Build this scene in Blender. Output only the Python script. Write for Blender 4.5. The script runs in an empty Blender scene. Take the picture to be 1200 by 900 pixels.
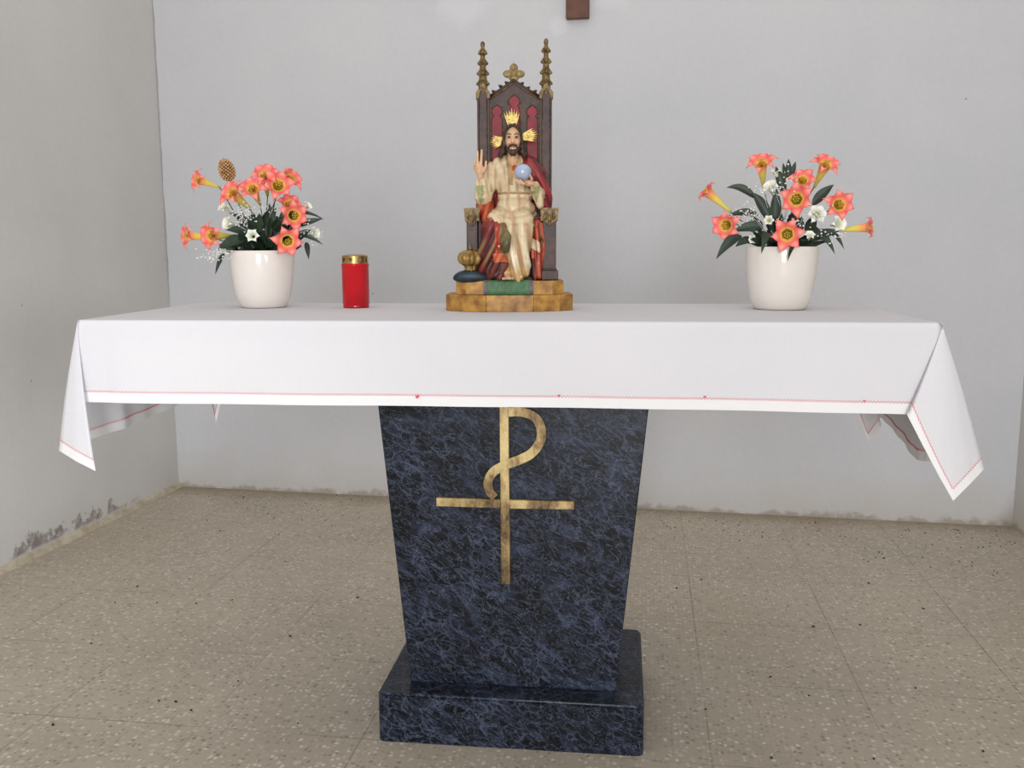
import bpy, bmesh, math, random
from mathutils import Vector, Matrix, noise
sc = bpy.context.scene
C = sc.collection
PI = math.pi
R = random.Random(7)

# ------------------------------------------------------------------ camera
F, PITCH, YAW, ROLL, CH = 1089.1, .1457, .0908, -.0031, 1.1296
fw = Vector((-math.sin(YAW)*math.cos(PITCH), math.cos(YAW)*math.cos(PITCH), -math.sin(PITCH)))
rt0 = Vector((math.cos(YAW), math.sin(YAW), 0)); up0 = rt0.cross(fw)
rt = rt0*math.cos(ROLL)+up0*math.sin(ROLL); up = up0*math.cos(ROLL)-rt0*math.sin(ROLL)
CAM = Vector((0, 0, CH))
cd = bpy.data.cameras.new('camera'); cam = bpy.data.objects.new('camera', cd); C.objects.link(cam)
cd.sensor_fit = 'HORIZONTAL'; cd.sensor_width = 36; cd.lens = F*36/1200; cd.clip_start = .02
M3 = Matrix((rt, up, -fw)).transposed(); cam.matrix_world = Matrix.Translation(CAM) @ M3.to_4x4()
sc.camera = cam
sc.view_settings.view_transform = 'Standard'
sc.view_settings.look = 'None'

def ray(u, v): return fw+rt*((u-600)/F)-up*((v-450)/F)
def onz(u, v, z): d = ray(u, v); return CAM+d*((z-CH)/d.z)

# ------------------------------------------------------------------ altar frame
PSI = -.0265
AO = Vector((-.1837, 2.1809, 0))
AX = Matrix.Translation(AO) @ Matrix.Rotation(PSI, 4, 'Z')
AXI = AX.inverted()
def ony(u, v, y, M=AX):          # photo point -> local point on the plane y of frame M
    n = (M.to_3x3() @ Vector((0, 1, 0))); o = M @ Vector((0, y, 0)); d = ray(u, v)
    return M.inverted() @ (CAM+d*((o-CAM).dot(n)/d.dot(n)))

# ------------------------------------------------------------------ colours and materials
def s2l(c): return c/12.92 if c <= .04045 else ((c+.055)/1.055)**2.4
def rgb(*c): return tuple(s2l(x/255) for x in c)
def rgba(*c): return rgb(*c)+(1,)
def newmat(name):
    m = bpy.data.materials.new(name); m.use_nodes = True
    nt = m.node_tree; return m, nt, nt.nodes['Principled BSDF']
def node(nt, t, ins={}, **kw):
    n = nt.nodes.new(t)
    for k, v in kw.items(): setattr(n, k, v)
    for k, v in ins.items():
        if isinstance(v, bpy.types.NodeSocket): nt.links.new(v, n.inputs[k])
        else: n.inputs[k].default_value = v
    return n
def ramp(nt, fac, stops, interp='LINEAR'):
    n = nt.nodes.new('ShaderNodeValToRGB'); nt.links.new(fac, n.inputs[0]); cr = n.color_ramp; cr.interpolation = interp
    while len(cr.elements) > 1: cr.elements.remove(cr.elements[-1])
    cr.elements[0].position = stops[0][0]; cr.elements[0].color = stops[0][1]
    for p, c in stops[1:]:
        e = cr.elements.new(p); e.color = c
    return n.outputs[0]
def mixc(nt, fac, a, b, mode='MIX'):
    n = nt.nodes.new('ShaderNodeMix'); n.data_type = 'RGBA'; n.blend_type = mode
    for i, v in ((0, fac), (6, a), (7, b)):
        if isinstance(v, bpy.types.NodeSocket): nt.links.new(v, n.inputs[i])
        else: n.inputs[i].default_value = v
    return n.outputs[2]
def mth(nt, op, a, b=0.0, c=None, clamp=False):
    n = nt.nodes.new('ShaderNodeMath'); n.operation = op; n.use_clamp = clamp
    for i, v in enumerate((a, b, c)):
        if v is None: continue
        if isinstance(v, bpy.types.NodeSocket): nt.links.new(v, n.inputs[i])
        else: n.inputs[i].default_value = v
    return n.outputs[0]
def coords(nt): return nt.nodes.new('ShaderNodeTexCoord').outputs['Object']
def ntex(nt, vec, scale, detail=4, rough=.55, dist=0):
    return node(nt, 'ShaderNodeTexNoise', {'Vector': vec, 'Scale': scale, 'Detail': detail, 'Roughness': rough, 'Distortion': dist}).outputs['Fac']
def bump(nt, b, h, strength=.3, dist=.002):
    n = node(nt, 'ShaderNodeBump', {'Height': h, 'Strength': strength, 'Distance': dist}); nt.links.new(n.outputs[0], b.inputs['Normal'])
def simple(name, c, rough=.5, metal=0, c2=None, scale=60, bmp=0, coat=0, amt=1.0, detail=4):
    m, nt, b = newmat(name); b.inputs['Roughness'].default_value = rough; b.inputs['Metallic'].default_value = metal
    b.inputs['Coat Weight'].default_value = coat
    co = coords(nt); f = ntex(nt, co, scale, detail)
    if c2 is None: c2 = tuple(x*.8 for x in c)
    f2 = ramp(nt, f, [(.35, (0, 0, 0, 1)), (.65, (amt, amt, amt, 1))])
    nt.links.new(mixc(nt, f2, rgba(*c), rgba(*c2)), b.inputs['Base Color'])
    if bmp: bump(nt, b, f, bmp)
    return m
def attrmat(name, rough=.5, coat=0, var=.25, scale=120, sss=0, bmp=0, metal=0):
    m, nt, b = newmat(name); b.inputs['Roughness'].default_value = rough; b.inputs['Coat Weight'].default_value = coat
    b.inputs['Metallic'].default_value = metal
    a = node(nt, 'ShaderNodeAttribute', attribute_name='col').outputs['Color']
    f = ntex(nt, coords(nt), scale, 5)
    g = ramp(nt, f, [(.3, (1-var,)*3+(1,)), (.7, (1, 1, 1, 1))])
    nt.links.new(mixc(nt, 1.0, a, g, 'MULTIPLY'), b.inputs['Base Color'])
    if bmp: bump(nt, b, f, bmp, .001)
    if sss:
        b.inputs['Transmission Weight'].default_value = 0
    return m

# ------------------------------------------------------------------ object helpers
def link(name, me, mat=None, parent=None, smooth=True, M=None):
    o = bpy.data.objects.new(name, me); C.objects.link(o)
    if mat is not None and not me.materials: me.materials.append(mat)
    if smooth:
        me.polygons.foreach_set('use_smooth', [True]*len(me.polygons))
    if parent is not None: o.parent = parent
    if M is not None: o.matrix_basis = M
    return o
def bmobj(name, bm, mat, parent=None, smooth=True, recalc=True):
    if recalc: bmesh.ops.recalc_face_normals(bm, faces=bm.faces)
    me = bpy.data.meshes.new(name); bm.to_mesh(me); bm.free()
    return link(name, me, mat, parent, smooth)
def empty(name, M, label, cat, group=None):
    o = bpy.data.objects.new(name, None); C.objects.link(o); o.matrix_world = M; o.empty_display_size = .05
    tag(o, label, cat, group); return o
def tag(o, label=None, cat=None, group=None, kind=None):
    if label: o['label'] = label
    if cat: o['category'] = cat
    if group: o['group'] = group
    if kind: o['kind'] = kind
    return o
def sharp(o, ang=35):
    me = o.data
    bm = bmesh.new(); bm.from_mesh(me)
    for e in bm.edges:
        if len(e.link_faces) == 2 and e.calc_face_angle(0) > math.radians(ang): e.smooth = False
    bm.to_mesh(me); bm.free(); return o
def addbox(bm, x0, x1, y0, y1, z0, z1):
    vs = [bm.verts.new(p) for p in ((x0, y0, z0), (x1, y0, z0), (x1, y1, z0), (x0, y1, z0), (x0, y0, z1), (x1, y0, z1), (x1, y1, z1), (x0, y1, z1))]
    for f in ((0, 3, 2, 1), (4, 5, 6, 7), (0, 1, 5, 4), (1, 2, 6, 5), (2, 3, 7, 6), (3, 0, 4, 7)): bm.faces.new([vs[i] for i in f])
    return vs
def bevel(bm, w, seg=2):
    bmesh.ops.recalc_face_normals(bm, faces=bm.faces)
    es = [e for e in bm.edges if len(e.link_faces) == 2 and e.calc_face_angle(0) > .5]
    bmesh.ops.bevel(bm, geom=es, offset=w, segments=seg, affect='EDGES', profile=.5)
def prism(bm, pts, y0, y1):     # polygon in XZ extruded along Y
    a = [bm.verts.new((x, y0, z)) for x, z in pts]; b = [bm.verts.new((x, y1, z)) for x, z in pts]
    bm.faces.new(a); bm.faces.new(b[::-1]); n = len(pts)
    for i in range(n): bm.faces.new((a[i], b[i], b[(i+1) % n], a[(i+1) % n]))
def slab(bm, pts, z0, z1):      # polygon in XY extruded along Z
    a = [bm.verts.new((x, y, z0)) for x, y in pts]; b = [bm.verts.new((x, y, z1)) for x, y in pts]
    bm.faces.new(a[::-1]); bm.faces.new(b); n = len(pts)
    for i in range(n): bm.faces.new((a[i], a[(i+1) % n], b[(i+1) % n], b[i]))
def lathe(bm, prof, n=48, c=(0, 0), lobes=0, amp=0, closed=False):
    rings = []
    for r, z in prof:
        ring = []
        for i in range(n):
            a = 2*PI*i/n; q = r*(1+amp*math.cos(lobes*a)) if lobes else r
            ring.append(bm.verts.new((c[0]+q*math.cos(a), c[1]+q*math.sin(a), z)))
        rings.append(ring)
    for A, B in zip(rings, rings[1:]):
        for i in range(n): bm.faces.new((A[i], A[(i+1) % n], B[(i+1) % n], B[i]))
    if prof[0][0] > 1e-6: bm.faces.new(rings[0][::-1])
    if prof[-1][0] > 1e-6: bm.faces.new(rings[-1])
    return rings
def tube(bm, pts, rad, n=8, cyc=False, flat=1.0):
    pts = [Vector(p) for p in pts]; N = len(pts); rings = []
    if not hasattr(rad, '__len__'): rad = [rad]*N
    prev = None
    for i, p in enumerate(pts):
        if cyc: t = pts[(i+1) % N]-pts[i-1]
        else: t = pts[min(i+1, N-1)]-pts[max(i-1, 0)]
        if t.length < 1e-9: t = Vector((0, 0, 1))
        t.normalize()
        if prev is None:
            a = Vector((0, 1, 0)) if abs(t.y) < .9 else Vector((1, 0, 0))
        else: a = prev
        u = (a-t*a.dot(t)); u.normalize(); w = t.cross(u); prev = u
        rings.append([bm.verts.new(p+(u*math.cos(2*PI*k/n)*flat+w*math.sin(2*PI*k/n))*rad[i]) for k in range(n)])
    pr = list(zip(rings, rings[1:]))+([(rings[-1], rings[0])] if cyc else [])
    for A, B in pr:
        for k in range(n): bm.faces.new((A[k], A[(k+1) % n], B[(k+1) % n], B[k]))
    if not cyc: bm.faces.new(rings[0][::-1]); bm.faces.new(rings[-1])
def ellipsoid(bm, c, r, seg=20, rot=None):
    m = Matrix.Translation(c) @ (rot.to_4x4() if rot else Matrix()) @ Matrix.Diagonal((r[0], r[1], r[2], 1))
    bmesh.ops.create_uvsphere(bm, u_segments=seg, v_segments=max(8, seg*2//3), radius=1, matrix=m)
def capsule(bm, pts, rad, n=12, flat=1.0):
    """closed limb through points with a radius each, round ends"""
    pts = [Vector(p) for p in pts]
    if not hasattr(rad, '__len__'): rad = [rad]*len(pts)
    P = []; Q = []
    for i in range(len(pts)-1):
        for k in range(4):
            t = k/4; P.append(pts[i].lerp(pts[i+1], t)); Q.append(rad[i]*(1-t)+rad[i+1]*t)
    P.append(pts[-1]); Q.append(rad[-1])
    d0 = (P[0]-P[1]).normalized(); d1 = (P[-1]-P[-2]).normalized()
    pre = [(P[0]+d0*Q[0]*math.sin(a), Q[0]*math.cos(a)) for a in (1.45, 1.0, .5)]
    post = [(P[-1]+d1*Q[-1]*math.sin(a), Q[-1]*math.cos(a)) for a in (.5, 1.0, 1.45)]
    PP = [a for a, b in pre]+P+[a for a, b in post]; QQ = [b for a, b in pre]+Q+[b for a, b in post]
    tube(bm, PP, QQ, n, flat=flat)
def paint(me, fn):
    a = me.color_attributes.new('col', 'FLOAT_COLOR', 'POINT')
    buf = []
    nr = [v.normal for v in me.vertices]
    for v in me.vertices: buf.extend(tuple(fn(v.co, v.normal))+(1,))
    a.data.foreach_set('color', buf)
def union(bm, voxel, smooth=2, displace=None):
    """fuse overlapping closed shapes into one continuous surface"""
    bmesh.ops.recalc_face_normals(bm, faces=bm.faces)
    me = bpy.data.meshes.new('tmp'); bm.to_mesh(me); bm.free()
    o = bpy.data.objects.new('tmp', me); C.objects.link(o)
    m = o.modifiers.new('r', 'REMESH'); m.mode = 'VOXEL'; m.voxel_size = voxel
    if smooth:
        s = o.modifiers.new('s', 'SMOOTH'); s.iterations = smooth; s.factor = .5
    bpy.context.view_layer.update()
    dg = bpy.context.evaluated_depsgraph_get()
    out = bpy.data.meshes.new_from_object(o.evaluated_get(dg))
    bpy.data.objects.remove(o); bpy.data.meshes.remove(me)
    if displace:
        co = [(v.co.copy(), v.normal.copy()) for v in out.vertices]
        for v, (p, n) in zip(out.vertices, co): v.co = p+n*displace(p)
        out.update()
    return out
def smoothstep(a, b, x):
    t = max(0, min(1, (x-a)/(b-a))); return t*t*(3-2*t)
def lerp3(a, b, t): return tuple(a[i]*(1-t)+b[i]*t for i in range(3))

# ================================================================== SETTING
# ---- floor: terrazzo tiles, 40 cm
def mat_floor():
    m, nt, b = newmat('terrazzo_tiles'); co = coords(nt)
    sx = node(nt, 'ShaderNodeSeparateXYZ', {0: co})
    X, Y = sx.outputs[0], sx.outputs[1]
    base = mixc(nt, ramp(nt, ntex(nt, co, 2.2, 5), [(.3, (0, 0, 0, 1)), (.7, (1, 1, 1, 1))]), rgba(170, 160, 144), rgba(186, 175, 158))
    # chips
    v = node(nt, 'ShaderNodeTexVoronoi', {'Vector': co, 'Scale': 80.0, 'Randomness': 1.0})
    sep = node(nt, 'ShaderNodeSeparateColor', {0: v.outputs['Color']})
    big = node(nt, 'ShaderNodeTexVoronoi', {'Vector': co, 'Scale': 48.0, 'Randomness': 1.0})
    sb = node(nt, 'ShaderNodeSeparateColor', {0: big.outputs['Color']})
    chip = ramp(nt, sep.outputs[0], [(0, rgba(126, 116, 102)), (.16, rgba(156, 145, 128)), (.45, rgba(174, 163, 146)), (.7, rgba(190, 180, 164)), (1, rgba(228, 220, 207))])
    inchip = ramp(nt, v.outputs['Distance'], [(.30, (1, 1, 1, 1)), (.52, (0, 0, 0, 1))])
    c = mixc(nt, mth(nt, 'MULTIPLY', inchip, .75), base, chip)
    bigc = mth(nt, 'MULTIPLY', ramp(nt, sb.outputs[1], [(.82, (0, 0, 0, 1)), (.86, (1, 1, 1, 1))]), ramp(nt, big.outputs['Distance'], [(.25, (1, 1, 1, 1)), (.4, (0, 0, 0, 1))]))
    c = mixc(nt, mth(nt, 'MULTIPLY', bigc, .6), c, rgba(206, 197, 183))
    bigd = mth(nt, 'MULTIPLY', ramp(nt, sb.outputs[2], [(.9, (0, 0, 0, 1)), (.92, (1, 1, 1, 1))]), ramp(nt, big.outputs['Distance'], [(.15, (1, 1, 1, 1)), (.3, (0, 0, 0, 1))]))
    c = mixc(nt, mth(nt, 'MULTIPLY', bigd, .25), c, rgba(105, 92, 78))
    # joints
    def joint(s):
        f = mth(nt, 'FRACT', mth(nt, 'ADD', mth(nt, 'DIVIDE', s, .4), 100.0))
        d = mth(nt, 'MINIMUM', f, mth(nt, 'SUBTRACT', 1.0, f))
        return mth(nt, 'LESS_THAN', d, .0042)
    jn = mth(nt, 'MAXIMUM', joint(X), joint(Y))
    fade = ramp(nt, ntex(nt, co, 1.6, 3), [(.36, (.10, .10, .10, 1)), (.62, (.6, .6, .6, 1))])
    c = mixc(nt, mth(nt, 'MULTIPLY', jn, fade), c, rgba(100, 88, 72))
    # brown dirt gathered along the back wall and in patches
    dy = mth(nt, 'SUBTRACT', Y, mth(nt, 'MULTIPLY', X, -.034))
    dirt = ramp(nt, mth(nt, 'ADD', dy, mth(nt, 'MULTIPLY', ntex(nt, co, 6, 5), .22)), [(.76, (0, 0, 0, 1)), (.96, (1, 1, 1, 1))])
    c = mixc(nt, mth(nt, 'MULTIPLY', dirt, .62), c, rgba(120, 100, 68))
    pat = ramp(nt, ntex(nt, co, 1.1, 4), [(.55, (0, 0, 0, 1)), (.75, (1, 1, 1, 1))])
    c = mixc(nt, mth(nt, 'MULTIPLY', pat, .35), c, rgba(150, 130, 102))
    nt.links.new(c, b.inputs['Base Color'])
    nt.links.new(ramp(nt, ntex(nt, co, 9, 4), [(.3, (.42,)*3+(1,)), (.7, (.62,)*3+(1,))]), b.inputs['Roughness'])
    b.inputs['Specular IOR Level'].default_value = .35
    bump(nt, b, mth(nt, 'SUBTRACT', 1.0, jn), .25, .001)
    return m
bm = bmesh.new(); addbox(bm, -3.2, 3.0, -6.3, 1.6, -.06, 0)
fl = bmobj('floor', bm, mat_floor(), smooth=False); tag(fl, kind='structure')
fl.matrix_world = Matrix.Translation((.3269, 3.1358, 0)) @ Matrix.Rotation(-.0523, 4, 'Z')

# ---- walls
CL = Vector((-1.987, 4.182, 0)); CR = Vector((1.694, 3.828, 0))
def mat_wall(name, c1, c2, kind):
    m, nt, b = newmat(name); co = coords(nt)
    sx = node(nt, 'ShaderNodeSeparateXYZ', {0: co}); X, Z = sx.outputs[0], sx.outputs[2]
    c = mixc(nt, ramp(nt, ntex(nt, co, 1.3, 6), [(.3, (0, 0, 0, 1)), (.7, (1, 1, 1, 1))]), rgba(*c1), rgba(*c2))
    fine = ramp(nt, ntex(nt, co, 45, 6, .7), [(.2, (.93, .93, .93, 1)), (.8, (1, 1, 1, 1))])
    c = mixc(nt, 1.0, c, fine, 'MULTIPLY')
    # tiny dots
    v = node(nt, 'ShaderNodeTexVoronoi', {'Vector': co, 'Scale': 7.0, 'Randomness': 1.0})
    s = node(nt, 'ShaderNodeSeparateColor', {0: v.outputs['Color']})
    dots = mth(nt, 'MULTIPLY', mth(nt, 'LESS_THAN', v.outputs['Distance'], .03), mth(nt, 'GREATER_THAN', s.outputs[0], .8))
    c = mixc(nt, mth(nt, 'MULTIPLY', dots, .55), c, rgba(110, 104, 98))
    # damp yellowish band low on the wall
    zn = mth(nt, 'ADD', Z, mth(nt, 'MULTIPLY', ntex(nt, co, 5, 5), .25))
    low = ramp(nt, zn, [(.10, (1, 1, 1, 1)), (.34, (0, 0, 0, 1))])
    c = mixc(nt, mth(nt, 'MULTIPLY', low, .45), c, rgba(188, 178, 158) if kind != 'left' else rgba(196, 192, 186))
    if kind == 'left':
        # flaking paint just above the floor (coordinate X runs along the wall away from the corner)
        n = mth(nt, 'ADD', mth(nt, 'MULTIPLY', Z, 2.0), ntex(nt, co, 7, 8, .7))
        pe = ramp(nt, n, [(.55, (1, 1, 1, 1)), (.60, (0, 0, 0, 1))])
        pe = mth(nt, 'MULTIPLY', pe, ramp(nt, Z, [(.02, (0, 0, 0, 1)), (.035, (1, 1, 1, 1))]))
        pe = mth(nt, 'MULTIPLY', pe, ramp(nt, mth(nt, 'MULTIPLY', X, .5), [(.16, (0, 0, 0, 1)), (.22, (1, 1, 1, 1))]))
        pc = mixc(nt, ramp(nt, ntex(nt, co, 30, 4), [(.4, (0, 0, 0, 1)), (.6, (1, 1, 1, 1))]), rgba(120, 110, 105), rgba(160, 150, 146))
        c = mixc(nt, mth(nt, 'MULTIPLY', pe, .85), c, pc)
    else:
        n = mth(nt, 'ADD', mth(nt, 'MULTIPLY', Z, 6.0), ntex(nt, co, 7, 8, .7))
        pe = ramp(nt, n, [(.52, (1, 1, 1, 1)), (.62, (0, 0, 0, 1))])
        c = mixc(nt, mth(nt, 'MULTIPLY', pe, .5), c, rgba(134, 118, 98))
        # three pale, soft-edged patches near the top of the picture
        for px, pz, r in ((1.83, 2.03, .045), (2.05, 2.17, .10), (1.42, 2.14, .12)):
            d = node(nt, 'ShaderNodeVectorMath', {0: co, 1: (px, 0, pz)}, operation='DISTANCE').outputs['Value']
            d = mth(nt, 'ADD', d, mth(nt, 'MULTIPLY', ntex(nt, co, 12, 3), r*.8))
            c = mixc(nt, mth(nt, 'MULTIPLY', ramp(nt, d, [(r*.9, (1, 1, 1, 1)), (r*1.4, (0, 0, 0, 1))]), .6), c, rgba(218, 218, 222))
    # crack in the corner
    if kind in ('back', ):
        xx = mth(nt, 'ADD', X, mth(nt, 'MULTIPLY', mth(nt, 'SUBTRACT', ntex(nt, co, 6, 6), .5), .02))
        cr = mth(nt, 'LESS_THAN', xx, .007)
        cr = mth(nt, 'MULTIPLY', cr, ramp(nt, mth(nt, 'MULTIPLY', Z, .5), [(.36, (0, 0, 0, 1)), (.5, (1, 1, 1, 1))]))
        c = mixc(nt, mth(nt, 'MULTIPLY', cr, .55), c, rgba(112, 108, 108))
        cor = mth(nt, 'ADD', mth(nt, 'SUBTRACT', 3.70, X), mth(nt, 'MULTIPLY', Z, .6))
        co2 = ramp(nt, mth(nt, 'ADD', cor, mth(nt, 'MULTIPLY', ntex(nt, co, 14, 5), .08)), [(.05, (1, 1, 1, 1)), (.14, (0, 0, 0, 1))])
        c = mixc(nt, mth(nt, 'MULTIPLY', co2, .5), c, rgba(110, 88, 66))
    nt.links.new(c, b.inputs['Base Color'])
    b.inputs['Roughness'].default_value = .8; b.inputs['Specular IOR Level'].default_value = .25
    bump(nt, b, ntex(nt, co, 8, 6, .6), .25, .01)
    return m
def wall(name, origin, direction, length, height, thick, mat):
    """origin at the corner on the floor; local X along the wall, local +Y behind its face"""
    d = direction.normalized(); ang = math.atan2(d.y, d.x)
    bm = bmesh.new()
    nx, nz = 60, 40
    g = [[bm.verts.new((length*i/nx, 0 if i in (0, nx) or j == 0 else .006*noise.noise(Vector((i*.13, j*.11, len(name)))), height*j/nz)) for j in range(nz+1)] for i in range(nx+1)]
    for i in range(nx):
        for j in range(nz): bm.faces.new((g[i][j], g[i+1][j], g[i+1][j+1], g[i][j+1]))
    addbox(bm, 0, length, thick*.15, thick, 0, height)
    o = bmobj(name, bm, mat, smooth=True, recalc=False); sharp(o)
    o.matrix_world = Matrix.Translation(origin) @ Matrix.Rotation(ang, 4, 'Z'); tag(o, kind='structure'); return o
H_ROOM = 3.1
wall('wall_back', CL, CR-CL, (CR-CL).length, H_ROOM, .2, mat_wall('plaster_back', (202, 203, 207), (211, 211, 213), 'back'))
LD = Vector((-2.0824-CL.x, 2.9652-CL.y, 0)).normalized()
# left wall: local X runs from the corner toward the camera; its face must look to +x, so the body lies at local -Y
bm = bmesh.new()
nx, nz, ln = 60, 30, 5.2
g = [[bm.verts.new((ln*i/nx, 0 if i == 0 or j == 0 else .010*noise.noise(Vector((i*.22, j*.17, 3.1))), H_ROOM*j/nz)) for j in range(nz+1)] for i in range(nx+1)]
for i in range(nx):
    for j in range(nz): bm.faces.new((g[i][j], g[i][j+1], g[i+1][j+1], g[i+1][j]))
addbox(bm, 0, ln, -.2, -.03, 0, H_ROOM)
o = bmobj('wall_left', bm, mat_wall('plaster_left', (206, 204, 201), (216, 214, 212), 'left'), recalc=False); sharp(o)
o.matrix_world = Matrix.Translation(CL) @ Matrix.Rotation(math.atan2(LD.y, LD.x), 4, 'Z'); tag(o, kind='structure')
# low plaster fillet along the left wall
bm = bmesh.new()
N = 60
prev = None
for i in range(N+1):
    x = ln*i/N; h = .028+.004*noise.noise(Vector((x*3, 0, 0)))
    ring = [bm.verts.new(p) for p in ((x, -.01, 0), (x, .018, 0), (x, .012, h*.6), (x, -.01, h))]
    if prev:
        for k in range(4): bm.faces.new((prev[k], prev[(k+1) % 4], ring[(k+1) % 4], ring[k]))
    else: bm.faces.new(ring)
    prev = ring
bm.faces.new(prev[::-1])
o = bmobj('baseboard_left', bm, simple('fillet_plaster', (196, 186, 168), .8, c2=(170, 156, 134), scale=25), smooth=False)
o.matrix_world = Matrix.Translation(CL) @ Matrix.Rotation(math.atan2(LD.y, LD.x), 4, 'Z'); tag(o, kind='structure')
RD = Vector((-.12, -1, 0)).normalized()
RD = Vector((1.6618-CR.x, 3.6461-CR.y, 0)).normalized()
RD = Vector((-.01, -1, 0)).normalized()
o = wall('wall_right', CR, RD, 4.9, H_ROOM, .2, mat_wall('plaster_right', (200, 198, 196), (210, 208, 204), 'right'))

# ---- bottom of the wooden cross on the back wall
BW = Matrix.Translation(CL) @ Matrix.Rotation(math.atan2((CR-CL).y, (CR-CL).x), 4, 'Z')
a = ony(663, 22, -.03, BW); b_ = ony(690, 22, -.03, BW)
wood = simple('brown_wood', (112, 66, 44), .5, c2=(84, 50, 34), scale=18, bmp=.2)
xm = (a.x+b_.x)/2; hw = (b_.x-a.x)/2; zb = a.z
bm = bmesh.new()
addbox(bm, xm-hw, xm+hw, -.03, -.002, zb, zb+.62)
addbox(bm, xm-.24, xm+.24, -.034, -.003, zb+.36, zb+.36+2*hw)
bevel(bm, .003)
o = bmobj('wall_cross', bm, wood, smooth=False); o.matrix_world = BW
tag(o, 'brown wooden cross on back wall, only its squared foot in view', 'wall cross')

# ================================================================== ALTAR
def mat_marble(name, rough=.18, seed=0.0, dim=1.0):
    m, nt, b = newmat(name); co = coords(nt)
    mp0 = node(nt, 'ShaderNodeMapping', {0: co, 1: (seed, seed, 0), 2: (0, -.55, 0)}).outputs[0]
    mp = node(nt, 'ShaderNodeMapping', {0: mp0, 3: (.75, 1.2, 1.5)}).outputs[0]
    w = ntex(nt, mp, 9, 4)
    wv = node(nt, 'ShaderNodeVectorMath', {0: mp, 1: node(nt, 'ShaderNodeVectorMath', {0: node(nt, 'ShaderNodeTexNoise', {'Vector': mp, 'Scale': 14.0, 'Detail': 4.0}).outputs['Color'], 'Scale': .09}, operation='SCALE').outputs[0]}, operation='ADD').outputs[0]
    D = lambda *c: tuple(x*dim for x in rgb(*c))+(1,)
    blot = ntex(nt, wv, 20, 8, .62, .5)
    c = ramp(nt, blot, [(.42, D(9, 10, 15)), (.51, D(18, 20, 28)), (.60, D(38, 44, 59)), (.76, D(66, 75, 96))])
    def vein(scale, width, seedv):
        v = node(nt, 'ShaderNodeVectorMath', {0: wv, 1: (seedv, 0, 0)}, operation='ADD').outputs[0]
        t = node(nt, 'ShaderNodeTexVoronoi', {'Vector': v, 'Scale': scale, 'Randomness': 1.0}, feature='DISTANCE_TO_EDGE').outputs['Distance']
        return ramp(nt, t, [(0, (1, 1, 1, 1)), (width, (0, 0, 0, 1))])
    patch = ramp(nt, ntex(nt, mp, 7, 4), [(.38, (.12,)*3+(1,)), (.62, (.95,)*3+(1,))])
    c = mixc(nt, mth(nt, 'MULTIPLY', mth(nt, 'MULTIPLY', vein(26, .06, 3.1), patch), .6), c, D(90, 102, 128))
    c = mixc(nt, mth(nt, 'MULTIPLY', mth(nt, 'MULTIPLY', vein(62, .08, 7.7), patch), .40), c, D(76, 87, 114))
    rg = mth(nt, 'ABSOLUTE', mth(nt, 'SUBTRACT', ntex(nt, mp, 26, 5, .6, 2.0), .5))
    rl = ramp(nt, rg, [(0, (1, 1, 1, 1)), (.018, (0, 0, 0, 1))])
    c = mixc(nt, mth(nt, 'MULTIPLY', rl, .4), c, D(132, 142, 166))
    nt.links.new(c, b.inputs['Base Color']); b.inputs['Roughness'].default_value = rough
    b.inputs['Specular IOR Level'].default_value = .22
    return m
marble = mat_marble('blue_black_marble', .3, 0.0, .86)
marble2 = mat_marble('blue_black_marble_base', .3, 2.3, .9)
HT = .986                                # top of the cloth
altar = empty('altar', AX, 'dark blue veined marble altar pedestal on a square plinth, gold cross on its front', 'altar')
bw, bd, bh = .3043, .2155, .1181
bm = bmesh.new()
cr = .016
pts = []
for (sx, sy) in ((1, -1), (1, 1), (-1, 1), (-1, -1)):
    a0 = {(1, -1): -90, (1, 1): 0, (-1, 1): 90, (-1, -1): 180}[(sx, sy)]
    for k in range(5):
        a = math.radians(a0+k*22.5); pts.append((sx*(bw-cr)+cr*math.cos(a), sy*(bd-cr)+cr*math.sin(a)))
slab(bm, pts, 0, bh)
bmesh.ops.recalc_face_normals(bm, faces=bm.faces)
es = [e for e in bm.edges if all(v.co.z > bh-.001 for v in e.verts)]
bmesh.ops.bevel(bm, geom=es, offset=.006, segments=3, affect='EDGES')
sharp(bmobj('plinth', bm, marble2, altar), 50)
hb0, hb1, ztop, PY = .2405, .3185, .935, -.15
bm = bmesh.new()
vs = [bm.verts.new(p) for p in ((-hb0, PY, bh), (hb0, PY, bh), (hb0, .15, bh), (-hb0, .15, bh), (-hb1, PY, ztop), (hb1, PY, ztop), (hb1, .15, ztop), (-hb1, .15, ztop))]
for f in ((0, 3, 2, 1), (4, 5, 6, 7), (0, 1, 5, 4), (1, 2, 6, 5), (2, 3, 7, 6), (3, 0, 4, 7)): bm.faces.new([vs[i] for i in f])
bevel(bm, .0025, 2)
bmobj('pedestal', bm, marble, altar, smooth=False)

# ---- gold chi-rho style cross on the pedestal
def mat_gold():
    m, nt, b = newmat('brushed_brass'); co = coords(nt)
    mp = node(nt, 'ShaderNodeMapping', {0: co, 3: (1, 1, .35)}).outputs[0]
    f = ntex(nt, mp, 17, 6, .65)
    g = ntex(nt, co, 140, 3, .7)
    c = ramp(nt, f, [(.38, rgba(66, 48, 34)), (.48, rgba(126, 102, 68)), (.58, rgba(186, 164, 114)), (.8, rgba(210, 190, 140))])
    c = mixc(nt, .10, c, ramp(nt, g, [(.4, rgba(90, 68, 40)), (.6, rgba(236, 210, 150))]))
    nt.links.new(c, b.inputs['Base Color']); b.inputs['Metallic'].default_value = .55; b.inputs['Roughness'].default_value = .42
    bump(nt, b, g, .3, .001); return m
brass = mat_gold()
emb = empty('cross_emblem', Matrix(), None, None); emb.parent = altar; emb.matrix_world = AX
e0 = PY-.009; e1 = PY+.002
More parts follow.
